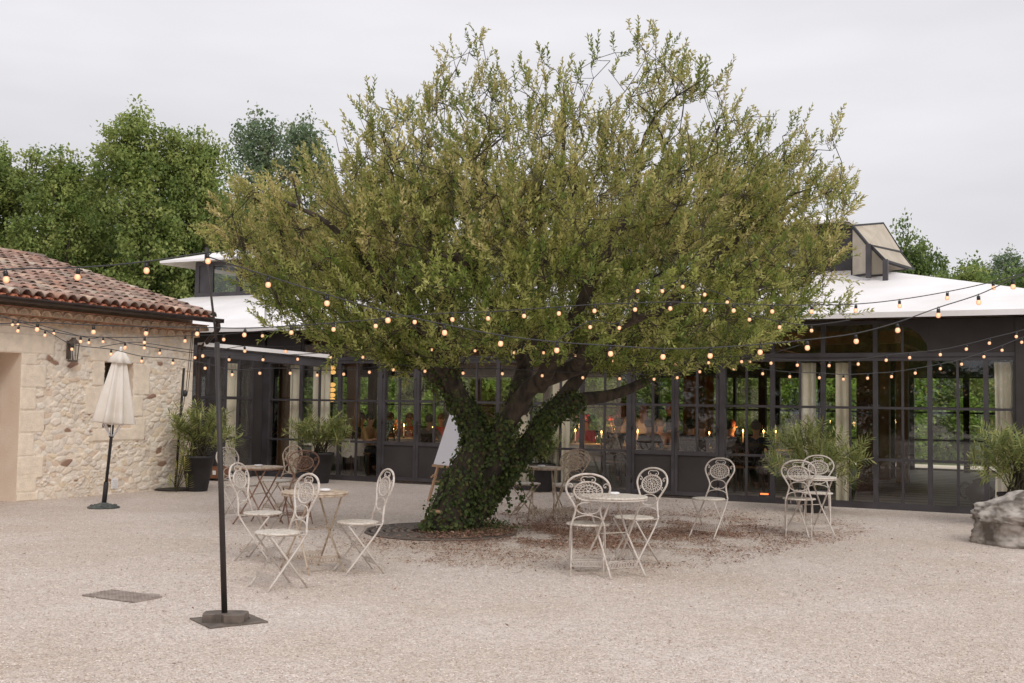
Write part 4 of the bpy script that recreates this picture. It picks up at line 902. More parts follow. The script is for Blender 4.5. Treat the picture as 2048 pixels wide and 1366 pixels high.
# ------------------------------------------------------------------ bistro chairs and tables
def back_y(z): return -.165-.105*max(0, (z-.47))/.46
def build_chair():
    o = empty('folding_chair')
    # backrest loop
    half = [(.152, .455), (.135, .51), (.116, .575), (.112, .61), (.126, .65), (.162, .71), (.192, .765), (.198, .81), (.178, .862), (.13, .905), (.06, .928), (0, .933)]
    pts = [(x, back_y(z), z) for x, z in half]+[(-x, back_y(z), z) for x, z in half[-2::-1]]
    m = MB(); m.tube(crv(pts, 4), .0098, 8); bk = m.build('backrest', 0, o) if False else None
    def on(x, z, dy=0): return (x, back_y(z)+dy, z)
    # lower arc and oval ring under the medallion
    m.tube(crv([on(.145, .475), on(.11, .53), on(0, .553), on(-.11, .53), on(-.145, .475)], 5), .006, 6)
    m.tube(crv([on(.104*math.cos(a), .618+.056*math.sin(a)) for a in np.linspace(0, 2*PI, 13)[:-1]], 3, True), .006, 6, closed=True)
    # scrolls
    def scroll(x0, z0, x1, z1, s_):
        p = []
        for i in range(15):
            t = i/14; a = t*2.1*PI; r = .022*(1-t*.72)
            p.append(on(x1+s_*r*math.cos(a), z1+r*math.sin(a)))
        m.tube(crv([on(x0, z0), on((x0+x1)/2+s_*.02, (z0+z1)/2+.012)], 3)+[Vector(q) for q in p], .0042, 5)
    for s_ in (1, -1):
        m.tube(crv([on(0, .905), on(s_*.04, .908), on(s_*.066, .889), on(s_*.058, .865), on(s_*.036, .862), on(s_*.034, .878), on(s_*.046, .879)], 4), .0045, 5)
        m.tube(crv([on(s_*.186, .83), on(s_*.165, .846), on(s_*.142, .832), on(s_*.144, .812), on(s_*.160, .812), on(s_*.158, .826)], 4), .0045, 5)
        m.tube(crv([on(s_*.176, .74), on(s_*.158, .724), on(s_*.135, .727), on(s_*.134, .747), on(s_*.149, .749), on(s_*.149, .738)], 4), .0045, 5)
        m.tube(crv([on(0, .553), on(s_*.012, .575), on(s_*.03, .573), on(s_*.03, .559), on(s_*.019, .560)], 4), .0035, 5)
    bo = m.build('backrest', M['chair'], o)
    m = MB(); cz = .775; a_, b_ = .128, .086
    def ring(k, r, w_=None): m.tube([on(a_*k*math.cos(t), cz+b_*k*math.sin(t)) for t in np.linspace(0, 2*PI, 29)[:-1]], r, 6, closed=True)
    ring(1, .0088); ring(.60, .0045); ring(.34, .004)
    for i in range(22):
        t = 2*PI*i/22; t2 = t+.13
        m.tube(crv([on(a_*.97*math.cos(t), cz+b_*.97*math.sin(t)), on(a_*.85*math.cos(t+.14), cz+b_*.85*math.sin(t+.14)), on(a_*.72*math.cos(t-.05), cz+b_*.72*math.sin(t-.05)), on(a_*.62*math.cos(t2), cz+b_*.62*math.sin(t2))], 2), .0045, 4)
    for i in range(12):
        t = 2*PI*i/12; m.tube([on(a_*.58*math.cos(t), cz+b_*.58*math.sin(t)), on(a_*.46*math.cos(t+.2), cz+b_*.46*math.sin(t+.2)), on(a_*.35*math.cos(t), cz+b_*.35*math.sin(t))], .0048, 4)
    for i in range(6):
        t = 2*PI*i/6; m.tube([on(a_*.32*math.cos(t), cz+b_*.32*math.sin(t)), on(a_*.08*math.cos(t), cz+b_*.08*math.sin(t))], .005, 4)
    m.ball(on(0, cz), .016, .008, .012, 8, 6); m.build('medallion', M['chair'], bo)
    # seat
    m = MB(); m.lathe([(.02, .447), (.185, .447), (.197, .45), (.200, .458), (.195, .466), (.17, .4665), (.02, .467)], 32, (0, .02, 0), 1, .94); m.build('seat', M['seat'], o)
    m = MB()
    for t in np.linspace(.35, PI-.35, 3): m.tube([(math.cos(t)*.1, -.13, .449), (math.cos(t)*.1, -.13, .41)], .004, 5)
    for s_ in (1, -1): m.tube([(s_*.155, -.16, .444), (s_*.155, .15, .444)], .006, 6)
    m.build('seat_frame', M['chair'], o)
    for s_ in (1, -1):
        m = MB(); m.tube(crv([(s_*.152, back_y(.455), .455), (s_*.158, -.10, .36), (s_*.162, 0, .235), (s_*.166, .19, .0)], 4), .0092, 7); m.build('leg', M['chair'], o)
        m = MB(); m.tube([(s_*.146, .155, .44), (s_*.147, -.005, .235), (s_*.15, -.19, 0)], .0088, 7); m.build('leg', M['chair'], o)
    for yy, w_ in ((.125, .163), (-.115, .148)):
        z0 = .085; m = MB()
        for z in (z0, z0+.045, z0+.06): m.box(-w_, w_, yy-.003, yy+.003, z-.0025, z+.0025)
        n = 11
        for i in range(n):
            x = -w_+(i+.5)*2*w_/n; m.tube([(x+w_/n*.8*math.cos(t), yy, z0+.0225+.018*math.sin(t)) for t in np.linspace(0, 2*PI, 9)[:-1]], .0032, 4, closed=True)
        m.build('stretcher', M['chair'], o)
    return o
chair0 = build_chair(); first = [True]
def set_mat(o, m_, seatm=None):
    for c in [o]+list(o.children_recursive):
        if c.type == 'MESH':
            c.material_slots[0].link = 'OBJECT'; c.material_slots[0].material = seatm if (seatm and c.name.startswith('seat') and 'frame' not in c.name) else m_
def chair(px, D, dx, dy, label, m_='chair', seatm='seat', tilt=0):
    if first[0]: o = chair0; first[0] = False
    else: o = copy_tree(chair0)
    q = P(px, 900, D); d = Vector((dx, dy)).normalized(); p = Vector((q.x+d.x*.22, D+d.y*.22, 0)); o.location = p
    o.rotation_euler = (0, 0, math.atan2(-d.x, d.y)); tag(o, label, 'chair', 'cream iron folding chairs in the courtyard'); set_mat(o, M[m_], M[seatm]); return o
chair(458, 14.6, .85, -.5, 'cream folding chair with round openwork back behind the far left table, nearest the thick pole')
chair(484, 11.0, .96, -.22, 'cream folding chair seen side on in front of the far left table', 'chair')
chair(583, 15.6, -.6, -.75, 'cream worn chair directly behind the rusty brown chair', 'chair_worn')
chair(607, 14.1, -.45, .9, 'rusty brown folding chair, the only dark one', 'chair_rust', 'chair_worn')
chair(611, 9.5, -.75, -.62, 'cream folding chair in the left foreground with its back to the low rusty table')
chair(768, 10.35, -.9, -.46, 'cream folding chair standing alone between the easel and the left tables, facing left')
chair(1022, 15.6, .9, -.25, 'cream folding chair tucked behind the ivy trunk at the far table', 'chair_worn')
chair(1154, 15.7, -.6, -.8, 'dull cream chair at the far table, rear one of two overlapping backs', 'chair_worn')
chair(1148, 15.0, -.25, .95, 'dull cream chair at the far table, front one of two overlapping backs', 'chair_worn')
chair(1177, 10.15, .07, 1, 'cream folding chair in the right foreground seen from behind, wide oval medallion')
chair(1302, 11.2, -.75, -.65, 'cream folding chair at the right side of the front table, turned to the left')
chair(1438, 13.6, -.65, -.76, 'lone cream folding chair in front of the dark double doors')
chair(1597, 13.4, .28, .96, 'cream folding chair seen from behind at the right hand table')
chair(1636, 14.8, -.3, -.95, 'cream folding chair behind the right hand table, against the oleander')
def build_table():
    o = empty('folding_table'); r = .31
    m = MB(); m.lathe([(.02, .703), (r-.012, .703), (r-.002, .705), (r, .714), (r-.003, .722), (r-.03, .7225), (.02, .7225)], 40); m.build('table_top', M['seat'], o)
    m = MB(); m.lathe([(r-.014, .688), (r-.004, .688), (r-.004, .702), (r-.014, .702)], 40); m.build('rim', M['chair'], o)
    for s_ in (1, -1):
        m = MB(); m.tube(crv([(s_*.17, -.2, .695), (s_*.172, -.05, .44), (s_*.174, .02, .33), (s_*.2, .25, 0)], 4), .0095, 7); m.build('leg', M['chair'], o)
        m = MB(); m.tube(crv([(s_*.155, .2, .695), (s_*.157, .05, .44), (s_*.158, -.02, .33), (s_*.185, -.25, 0)], 4), .0095, 7); m.build('leg', M['chair'], o)
    for yy, w_ in ((.175, .19), (-.175, .175)):
        m = MB(); z0 = .085
        for z in (z0, z0+.05, z0+.062): m.box(-w_, w_, yy-.003, yy+.003, z-.0025, z+.0025)
        for i in range(12):
            x = -w_+(i+.5)*2*w_/12; m.tube([(x+.013*math.cos(t), yy, z0+.025+.02*math.sin(t)) for t in np.linspace(0, 2*PI, 9)[:-1]], .0032, 4, closed=True)
        m.build('stretcher', M['chair'], o)
    for y in (.2, -.2):
        m = MB(); m.tube([(-.16, y, .695), (.16, y, .695)], .007, 6); m.build('top_bar', M['chair'], o)
    m = MB(); m.tube([(-.172, 0, .38), (.172, 0, .38)], .005, 6); m.build('cross_bar', M['chair'], o)
    return o
table0 = build_table(); TB = []
def table(px, D, rz, label, m_='chair', tm='seat', s=1.0):
    o = table0 if not TB else copy_tree(table0); q = P(px, 900, D); o.location = (q.x, D, 0); o.rotation_euler = (0, 0, rz); o.scale = (s, s, 1)
    tag(o, label, 'table', 'round iron folding tables'); TB.append(o); set_mat(o, M[m_]); o.children[0].material_slots[0].material = M[tm]
    for c in o.children:
        if c.name.startswith('table_top'): c.material_slots[0].material = M[tm]
    return o
table(521, 14.15, 1.2, 'round folding table with rusty legs and a small white ashtray, nearest the stone house', 'chair_rust', 'chair_worn', .98)
table(632, 10.35, .7, 'rusty topped folding table behind the left foreground chair', 'chair_worn', 'chair_worn')
table(1087, 15.0, .1, 'dull cream folding table with a white ashtray behind the leaning trunk', 'chair_worn', 'chair_worn', .88)
table(1228, 10.35, .5, 'cream round folding table in the right foreground between two chairs', 'chair', 'seat', 1.02)
table(1620, 13.7, .35, 'cream round folding table at the right, between two chairs and an oleander', 'chair', 'seat', 1.02)
def ashtray(px, py, D, label, rz=0):
    q = P(px, py, D); m = MB(); m.lathe([(.03, 0), (.048, .002), (.052, .022), (.048, .022), (.042, .008), (.01, .006)], 20); m.ball((.02, 0, .02), .028, .006, .006, 8, 5)
    o = m.build('ashtray', M['ceramic'], loc=(q.x, D, .7245)); tag(o, label, 'ashtray', 'ashtrays on the tables')
ashtray(517, 930, 14.1, 'small white ashtray on the table nearest the stone house'); ashtray(1083, 932, 14.95, 'small white ashtray on the table behind the leaning trunk'); ashtray(650, 985, 10.35, 'small ashtray on the rusty topped left table'); ashtray(1228, 990, 10.45, 'small pale ashtray on the right foreground table')

# ------------------------------------------------------------------ closed parasol
q0 = G(207, 1016); pu = empty('closed_parasol', q0, 0, 'closed cream garden parasol leaning in front of the small stone house window', 'parasol')
lean = Vector((.17, 0, 2.28)); ax = lean.normalized(); MR = Vector((0, 0, 1)).rotation_difference(ax).to_matrix().to_4x4()
m = MB(); m.lathe([(.215, .0), (.22, .018), (.18, .035), (.09, .06), (.05, .075), (.03, .08)], 28, fn=lambda a, z: 1+.02*math.sin(a*8)); 
for i in range(14):
    a = 2*PI*i/14; m.ball((.17*math.cos(a), .17*math.sin(a), .042), .018, .012, .008, 6, 4)
m.build('base', M['greybase'], pu)
m = MB(); m.lathe([(.034, .03), (.034, .36), (.028, .37)], 12, mtx=MR); m.lathe([(.022, .3), (.022, 2.2)], 12, mtx=MR); m.build('pole', M['pot'], pu)
def fold(a, z):
    k = (2.15-z)/1.05; k = max(0, min(1, k)); return 1+(.13+.22*k)*math.cos(8*a+.6)+.10*k*math.cos(3*a)
m = MB(); m.lathe([(.02, 2.2), (.05, 2.19), (.085, 2.12), (.115, 1.98), (.15, 1.78), (.19, 1.55), (.215, 1.34), (.24, 1.22), (.235, 1.215), (.15, 1.20), (.03, 1.18)], 96, mtx=MR, fn=fold, sy=.8); m.build('canopy', M['canvas'], pu)
m = MB(); m.lathe([(.145, 2.065), (.155, 2.07), (.11, 2.15), (.07, 2.21), (.035, 2.235)], 48, mtx=MR, fn=lambda a, z: 1+.16*math.cos(5*a), sy=.8); m.build('vent_cap', M['canvas'], pu)
m = MB(); m.lathe([(.012, 2.2), (.016, 2.25), (.022, 2.28), (.012, 2.30)], 12, mtx=MR); m.build('finial', M['ceramic'], pu)
m = MB()
for i in range(8):
    a = 2*PI*i/8+.2; m.bar(MR @ Vector((.17*math.cos(a), .14*math.sin(a), 1.24)), MR @ Vector((.028*math.cos(a), .028*math.sin(a), 1.02)), .012)
m.build('rib', M['ceramic'], pu)
m = MB(); m.lathe([(.032, 1.0), (.036, 1.03), (.03, 1.06)], 12, mtx=MR); m.build('runner', M['pot'], pu)

# ------------------------------------------------------------------ light pole in the foreground, thin pole by the oleander
qb = G(449, 1243); lp_ = empty('light_pole', qb, 0, 'tall thin black pole on a steel plate and grey weights holding the light strings', 'pole')
top = P(413, 512, qb.y)-qb; mid = P(434, 684, qb.y)-qb
m = MB(); m.tube([(0, 0, .03), mid], [.021, .018], 12); m.build('lower_tube', M['black'], lp_)
m = MB(); m.tube([mid-Vector((0, 0, .02)), top], [.009, .008], 8); m.tube([top-Vector((0, 0, .05)), top+Vector((0, 0, .06))], .014, 8); m.build('upper_rod', M['black'], lp_)
m = MB(); r4 = Matrix.Rotation(.62, 4, 'Z'); m.box(-.2, .22, -.2, .2, .002, .010, r4 @ Matrix.Translation((.02, 0, 0))); m.build('base_plate', M['grate'], lp_)
def weight(pts, h, z0, mtx):
    m = MB(); m.prism(pts, h, mtx @ Matrix.Translation((0, 0, z0))); return m
wp = [(-.14, -.02), (-.125, -.1), (-.06, -.105), (-.035, -.075), (.0, -.075), (.03, -.115), (.13, -.12), (.16, -.09), (.16, .06), (.10, .10), (-.08, .09), (-.14, .05)]
weight(wp, .052, .0105, Matrix.Translation((-.005, 0, 0))).build('weight', M['grate'], lp_)
q0 = G(350, 980); o = empty('thin_pole', q0, 0, 'thin black pole leaning beside the potted oleander and the stone house corner', 'pole')
e = P(368, 736, q0.y)-q0; m = MB(); m.tube([(0, 0, 0), e], .022, 8); m.build('tube', M['black'], o)
m = MB(); m.lathe([(.34, .004), (.35, .02), (.3, .03), (.05, .035)], 20); m.build('base_plate', M['black'], o)
m = MB(); t2 = P(384, 662, q0.y-.3)-q0; t3 = P(386, 660, q0.y-.3)-q0
m.tube(crv([P(371, 790, q0.y-.1)-q0, P(378, 720, q0.y-.2)-q0, t2], 4), .006, 5); m.tube(crv([P(375, 786, q0.y-.1)-q0, P(382, 720, q0.y-.2)-q0, t3], 4), .006, 5)
m.ball(P(370, 787, q0.y-.1)-q0, .045, .045, .06, 8, 6); m.tube(crv([P(370, 790, q0.y-.1)-q0, P(366, 815, q0.y-.05)-q0, P(361, 830, q0.y-.02)-q0], 4), .006, 5)
m.build('cable', M['rubber'], o)

# ------------------------------------------------------------------ easel
q0 = G(880, 1004); ea = empty('easel', q0, 0, 'light wooden tripod easel standing left of the trunk', 'easel')
def rel(px, py, D): return P(px, py, D)-q0
m = MB(); m.bar(rel(857, 1003, 17.7), rel(889, 885, 17.95), .035); m.build('leg', M['pinewood'], ea)
m = MB(); m.bar(rel(925, 1003, 17.7), rel(905, 885, 17.95), .035); m.build('leg', M['pinewood'], ea)
m = MB(); m.bar(rel(893, 995, 18.7), rel(905, 840, 18.1), .03); m.build('leg', M['pinewood'], ea)
m = MB(); m.bar(rel(864, 931, 17.7), rel(926, 938, 17.7), .06, .03); m.build('ledge', M['pinewood'], ea)
m = MB(); m.bar(rel(864, 962, 17.8), rel(916, 966, 17.8), .03, .02); m.tube([rel(862, 955, 17.8), rel(868, 950, 17.75)], .015, 6); m.build('cross_bar', M['pinewood'], ea)
m = MB(); c = [P(867, 928, 17.72), P(930, 935, 17.72), P(952, 832, 18.02), P(900, 826, 18.02)]; n_ = (c[1]-c[0]).cross(c[3]-c[0]).normalized()*.02
m.add(c+[v-n_ for v in c], [(0, 1, 2, 3), (7, 6, 5, 4), (0, 4, 5, 1), (1, 5, 6, 2), (2, 6, 7, 3), (3, 7, 4, 0)])
tag(m.build('board', M['board']), 'blank white board resting on the wooden easel left of the trunk', 'board')

# ------------------------------------------------------------------ rock, grates, crate, urn, flowers
import mathutils
q0 = G(2066, 1096); bm = bmesh.new(); bmesh.ops.create_icosphere(bm, subdivisions=6, radius=1)
for v in bm.verts:
    c = v.co.copy(); nse = mathutils.noise
    s_ = 1+.10*nse.noise(c*1.6)+.07*nse.noise(c*3.7+Vector((3, 1, 2)))+.035*nse.noise(c*9)+.018*nse.noise(c*22)
    lay = .02*math.sin(c.z*16+3*c.x+2*nse.noise(c*3)); s_ += lay
    zz = c.z; r2 = 1 if zz > .1 else 1.0-.10*min(1, (.1-zz))
    crack = .05*abs(nse.noise(Vector((c.x*2.2, c.y*2, c.z*7+c.x*2))))+.02*abs(nse.noise(Vector((c.x*6, c.y*5, c.z*18))))
    s_ -= crack
    sq = (abs(c.x)**4+abs(c.y)**4)**.25/max(1e-6, math.hypot(c.x, c.y)) if math.hypot(c.x, c.y) > 1e-5 else 1
    k_ = 1/max(.8, sq)
    if zz > 0: v.co = Vector((c.x*.62*s_*k_, c.y*.5*s_*k_, .33+c.z*.34*s_+.05*c.x))
    else: rr_ = min(1.0, math.hypot(c.x, c.y)/max(.35, math.hypot(c.x, c.y))); hh = math.hypot(c.x, c.y); q_ = (1.0/hh if hh > .3 else 1/.3)*min(1, hh*1.9)*hh; v.co = Vector((c.x/max(hh, 1e-6)*q_*.60*s_*k_, c.y/max(hh, 1e-6)*q_*.48*s_*k_, .33+max(-1, c.z*1.5)*.34))
for f in bm.faces: f.smooth = True
me = bpy.data.meshes.new('rock'); bm.to_mesh(me); bm.free(); me.materials.append(M['rock']); rk = bpy.data.objects.new('rock', me); COL.objects.link(rk); rk.location = q0+Vector((.17, .4, 0)); rk.scale = (1, 1, .93); rk.rotation_euler = (0, 0, .3)
tag(rk, 'large layered grey rock cut by the right frame edge on the gravel', 'rock')
m = MB(); qg = G(882, 1064)
for r in np.arange(.36, .88, .085): m.lathe([(r, .006), (r, .02), (r+.055, .02), (r+.055, .006)], 64)
for i in range(16):
    a = 2*PI*i/16; m.bar((.36*math.cos(a), .36*math.sin(a), .012), (.9*math.cos(a), .9*math.sin(a), .012), .03, .01)
m.lathe([(.88, .002), (.88, .022), (.92, .022), (.92, .002)], 64)
tag(m.build('tree_grate', M['grate'], loc=qg), 'round dark iron grate of concentric rings around the tree foot', 'tree grate')
q0 = G(244, 1194); m = MB(); c_ = [G(165, 1192)-q0, G(268, 1206)-q0, G(323, 1189)-q0, G(222, 1182)-q0]
ex, ey = (c_[1]-c_[0]), (c_[3]-c_[0])
for i in range(15): a = c_[0]+ex*(i/14); m.bar(a+Vector((0, 0, .006)), a+ey+Vector((0, 0, .006)), .012, .01)
for i in range(9): a = c_[0]+ey*(i/8); m.bar(a+Vector((0, 0, .010)), a+ex+Vector((0, 0, .010)), .010, .008)
m.add([v+Vector((0, 0, .003)) for v in c_], [(0, 1, 2, 3)])
tag(m.build('drain_grate', mat('drain iron', S(176, 164, 154), S(146, 132, 124), 10, rough=.7), loc=q0), 'square grey drain grate set flush in the gravel at the lower left', 'drain grate')
q0 = G(432, 962)+Vector((0, .1, .0)); cr = empty('wooden_crate', q0, AZ+.2, 'brown wooden crate with a small white label behind the left oleander pot', 'crate')
m = MB()
for z in (.10, .17, .24): m.box(-.2, .2, -.13, -.118, z-.03, z+.03); m.box(-.2, .2, .118, .13, z-.03, z+.03); m.box(-.2, -.188, -.118, .118, z-.03, z+.03); m.box(.188, .2, -.118, .118, z-.03, z+.03)
m.box(-.2, .2, -.13, .13, .05, .068); m.build('slats', M['wood_crate'], cr)
m = MB(); m.box(-.03, .04, -.136, -.132, .12, .2); m.build('label_card', M['ceramic'], cr)
qn = st(G(1962, 1022)); o = empty('iron_urn', W(qn.x, .45), AZ, 'dark iron urn with a looped handle behind the lower right pane, by the rock', 'urn')
m = MB(); m.lathe([(.07, .03), (.09, .05), (.06, .09), (.16, .17), (.215, .27), (.20, .36), (.12, .43), (.09, .45), (.10, .48), (.06, .50), (.02, .52)], 24); m.build('body', M['black'], o)
m = MB(); m.tube(crv([(-.14, 0, .42), (-.24, 0, .43), (-.30, 0, .33), (-.26, 0, .22), (-.19, 0, .2)], 5), .016, 8); m.build('handle', M['black'], o)
m = MB(); m.tube(crv([(.18, 0, .3), (.26, 0, .33), (.31, 0, .4)], 4), [.04]*5+[.03]*4, 8) if False else m.tube([(.17, 0, .28), (.25, 0, .33), (.31, 0, .42)], [.05, .035, .03], 8); m.build('spout', M['black'], o)
q0 = P(953, 966, 16.6); o = empty('white_flower', (q0.x, q0.y, 0), 0, 'small white flower on a thin stem seen through the fork of the trunk', 'flower')
m = MB(); m.tube([(0, 0, 0), (.01, 0, q0.z*.5), (0, 0, q0.z)], .006, 5); m.build('stem', M['leafbg'], o)
m = MB()
for i in range(9):
    a = i*2.4; m.ball((.025*math.cos(a), .02*math.sin(a), q0.z+.012*(i % 3)), .022, .014, .026, 6, 5)
m.build('petals', M['ceramic'], o)
# ------------------------------------------------------------------ string lights
BM = MB(); BM.lathe([(.0095, -.030), (.0155, -.036), (.0205, -.046), (.0215, -.055), (.0195, -.065), (.0125, -.0735), (.002, -.0765)], 14)
SM = MB(); SM.lathe([(.006, .004), (.0145, .0), (.0155, -.03), (.012, -.034)], 10); SM.tube([(.011*math.cos(t), 0, .011*math.sin(t)+.008) for t in np.linspace(0, 2*PI, 9)[:-1]], .003, 4, closed=True)
bulb0 = BM.build('bulb', M['bulb']); sock0 = SM.build('socket', M['socket']); bulb0 = bulb0
for x in (bulb0, sock0): COL.objects.unlink(x)
def string(pts, D0, D1, label, ext0=None, ext1=None, k=.8, cab=.0045, drop=None):
    """pts: bulb pixels; depth runs linearly from D0 to D1 along the string"""
    rr_ = random.Random(len(pts)); x0, x1 = pts[0][0], pts[-1][0]
    dep = lambda x: D0+(D1-D0)*(x-x0)/(x1-x0)
    o = empty('string_light', P(pts[0][0], pts[0][1], D0), 0, label, 'string light', 'strings of warm bulbs over the courtyard')
    path = []
    if ext0: path.append(P(ext0[0], ext0[1], dep(ext0[0])))
    for (x, y) in pts:
        top_ = P(x, y, dep(x))+Vector((0, 0, .072*k))
        path.append(top_); c = sock0.copy(); COL.objects.link(c); c.parent = o; c.location = top_-o.location+Vector((0, 0, -.012)); c.scale = (k, k, k)
        sg = rr_.uniform(-.14, .14); c.rotation_euler = (rr_.uniform(-.15, .15), sg, rr_.uniform(0, 3))
        if rr_.random() > .035: b = bulb0.copy(); COL.objects.link(b); b.parent = c
    if ext1: path.append(P(ext1[0], ext1[1], dep(ext1[0])))
    m = MB(); m.tube([p-o.location for p in crv(path, 5)], cab, 6); m.build('cable', M['rubber'], o)
    return o
a = [(10, 561), (156, 556), (292, 543), (414, 524)]
string(a, 6.6, 7.62, 'light string rising from the left frame edge to the top of the foreground pole', (-120, 560), (414, 512), .92)
string([(536, 571), (654, 608), (774, 642), (888, 667), (1003, 689), (1114, 702), (1220, 709), (1326, 715), (1421, 713), (1521, 706), (1614, 697), (1711, 684), (1794, 662), (1877, 632), (1957, 606), (2026, 575)], 7.75, 8.7, 'nearest light string sweeping from the pole across the tree to the upper right', (415, 513), (2120, 520), .92)
string([(75, 660), (186, 665), (293, 668), (395, 669), (490, 671), (582, 666), (667, 660), (751, 653), (829, 645), (905, 640), (975, 638), (1047, 633), (1118, 628), (1190, 623), (1270, 620), (1340, 618), (1410, 621), (1467, 622), (1543, 624), (1623, 624), (1712, 622), (1799, 613), (1895, 597), (1986, 577)], 9.4, 10.2, 'long level light string passing over the tiled house and through the crown', (-60, 650), (2110, 530), .88)
string([(26, 650), (90, 671), (144, 699), (222, 709), (284, 723), (346, 727), (410, 737), (464, 750), (520, 747), (581, 747), (635, 751), (687, 749), (738, 745), (787, 740), (850, 743), (925, 747), (1005, 748), (1085, 752), (1165, 756), (1240, 758), (1308, 759), (1355, 756), (1399, 744), (1468, 738), (1525, 748), (1579, 754), (1638, 756), (1687, 759), (1735, 757), (1784, 754), (1831, 747), (1881, 738), (1922, 729), (1968, 714), (2004, 701), (2044, 685)], 12.5, 13.2, 'lowest light string sagging in front of the glass doors across the whole courtyard', (-60, 610), (2120, 650), .82)
string([(36, 650), (108, 668), (178, 686), (206, 684), (250, 695), (320, 707), (390, 716), (458, 720), (527, 720), (595, 719), (661, 715), (727, 715), (788, 697), (862, 700), (950, 702), (1029, 706), (1087, 706), (1150, 712), (1225, 722), (1292, 728), (1351, 729), (1417, 726), (1482, 724), (1541, 727), (1594, 731), (1659, 732), (1716, 729), (1773, 721), (1818, 716), (1880, 710), (1934, 699), (1980, 687), (2033, 674)], 13.2, 12.3, 'second lowest light string, just above the lowest one at the right', (-60, 625), (2120, 640), .82)
string([(37, 663), (161, 684), (289, 686), (370, 683), (448, 680), (525, 673), (609, 725), (700, 712)][:6], 12.8, 13.3, 'short light string along the cornice of the stone house', (-60, 652), (620, 655), .95)
string([(250, 697), (289, 697), (405, 713), (489, 703), (570, 704)], 13.6, 14.0, 'short light string between the thin pole and the white awning', (200, 694), (640, 688), .95)
string([(1180, 655), (1239, 657), (1275, 583), (1323, 583), (1365, 574), (1410, 590), (1455, 606), (1500, 640), (1560, 655), (1622, 662)], 10.6, 11.2, 'light string looped among the right hand branches of the tree', (1100, 690), (1700, 640), .85)
string([(700, 690), (787, 676), (811, 679), (862, 656), (960, 659), (1029, 677), (1099, 712), (1180, 700), (1250, 690), (1349, 707), (1366, 698), (1440, 690), (1500, 724)], 14.6, 15.4, 'dim light string behind the crown of the tree', (640, 700), (1600, 690), .9)

# ------------------------------------------------------------------ people and tables inside
def skin(name, nodes, edges, m_, parent, root=0, lvl=1):
    me = bpy.data.meshes.new(name); me.from_pydata([n[:3] for n in nodes], edges, []); o = bpy.data.objects.new(name, me); COL.objects.link(o)
    sk = o.modifiers.new('s', 'SKIN'); sk.branch_smoothing = .3
    for i, n in enumerate(nodes): me.skin_vertices[0].data[i].radius = (n[3], n[4] if len(n) > 4 else n[3]); me.skin_vertices[0].data[i].use_root = (i == root)
    sb = o.modifiers.new('d', 'SUBSURF'); sb.levels = lvl; sb.render_levels = lvl
    dg = bpy.context.evaluated_depsgraph_get(); ev = o.evaluated_get(dg); m2 = bpy.data.meshes.new_from_object(ev); bpy.data.objects.remove(o)
    m2.materials.clear(); m2.materials.append(m_); m2.name = name
    for p_ in m2.polygons: p_.use_smooth = True
    o = bpy.data.objects.new(name, m2); COL.objects.link(o); o.parent = parent; return o
SK = mat('skin', S(206, 156, 126), S(190, 138, 110), 6, rough=.6)
hairm = {'black': mat('black hair', S(34, 26, 22), rough=.6), 'brown': mat('brown hair', S(110, 70, 44), rough=.6), 'red': mat('red hair', S(150, 70, 48), rough=.6), 'grey': mat('grey hair', S(120, 110, 102), rough=.7)}
cm = lambda n, *c: mat(n, S(*c), S(*[int(x*.85) for x in c]), 5, rough=.9)
clm = {'black': cm('black fabric', 36, 32, 34), 'rust': cm('rust fabric', 176, 84, 56), 'tan': cm('tan fabric', 206, 160, 104), 'cream': cm('cream fabric', 232, 212, 188), 'pink': cm('pink fabric', 206, 84, 92), 'grey': cm('grey fabric', 150, 128, 124), 'white': cm('white fabric', 230, 222, 214), 'blue': cm('dark blue fabric', 44, 48, 62), 'orange': cm('orange fabric', 206, 104, 44)}
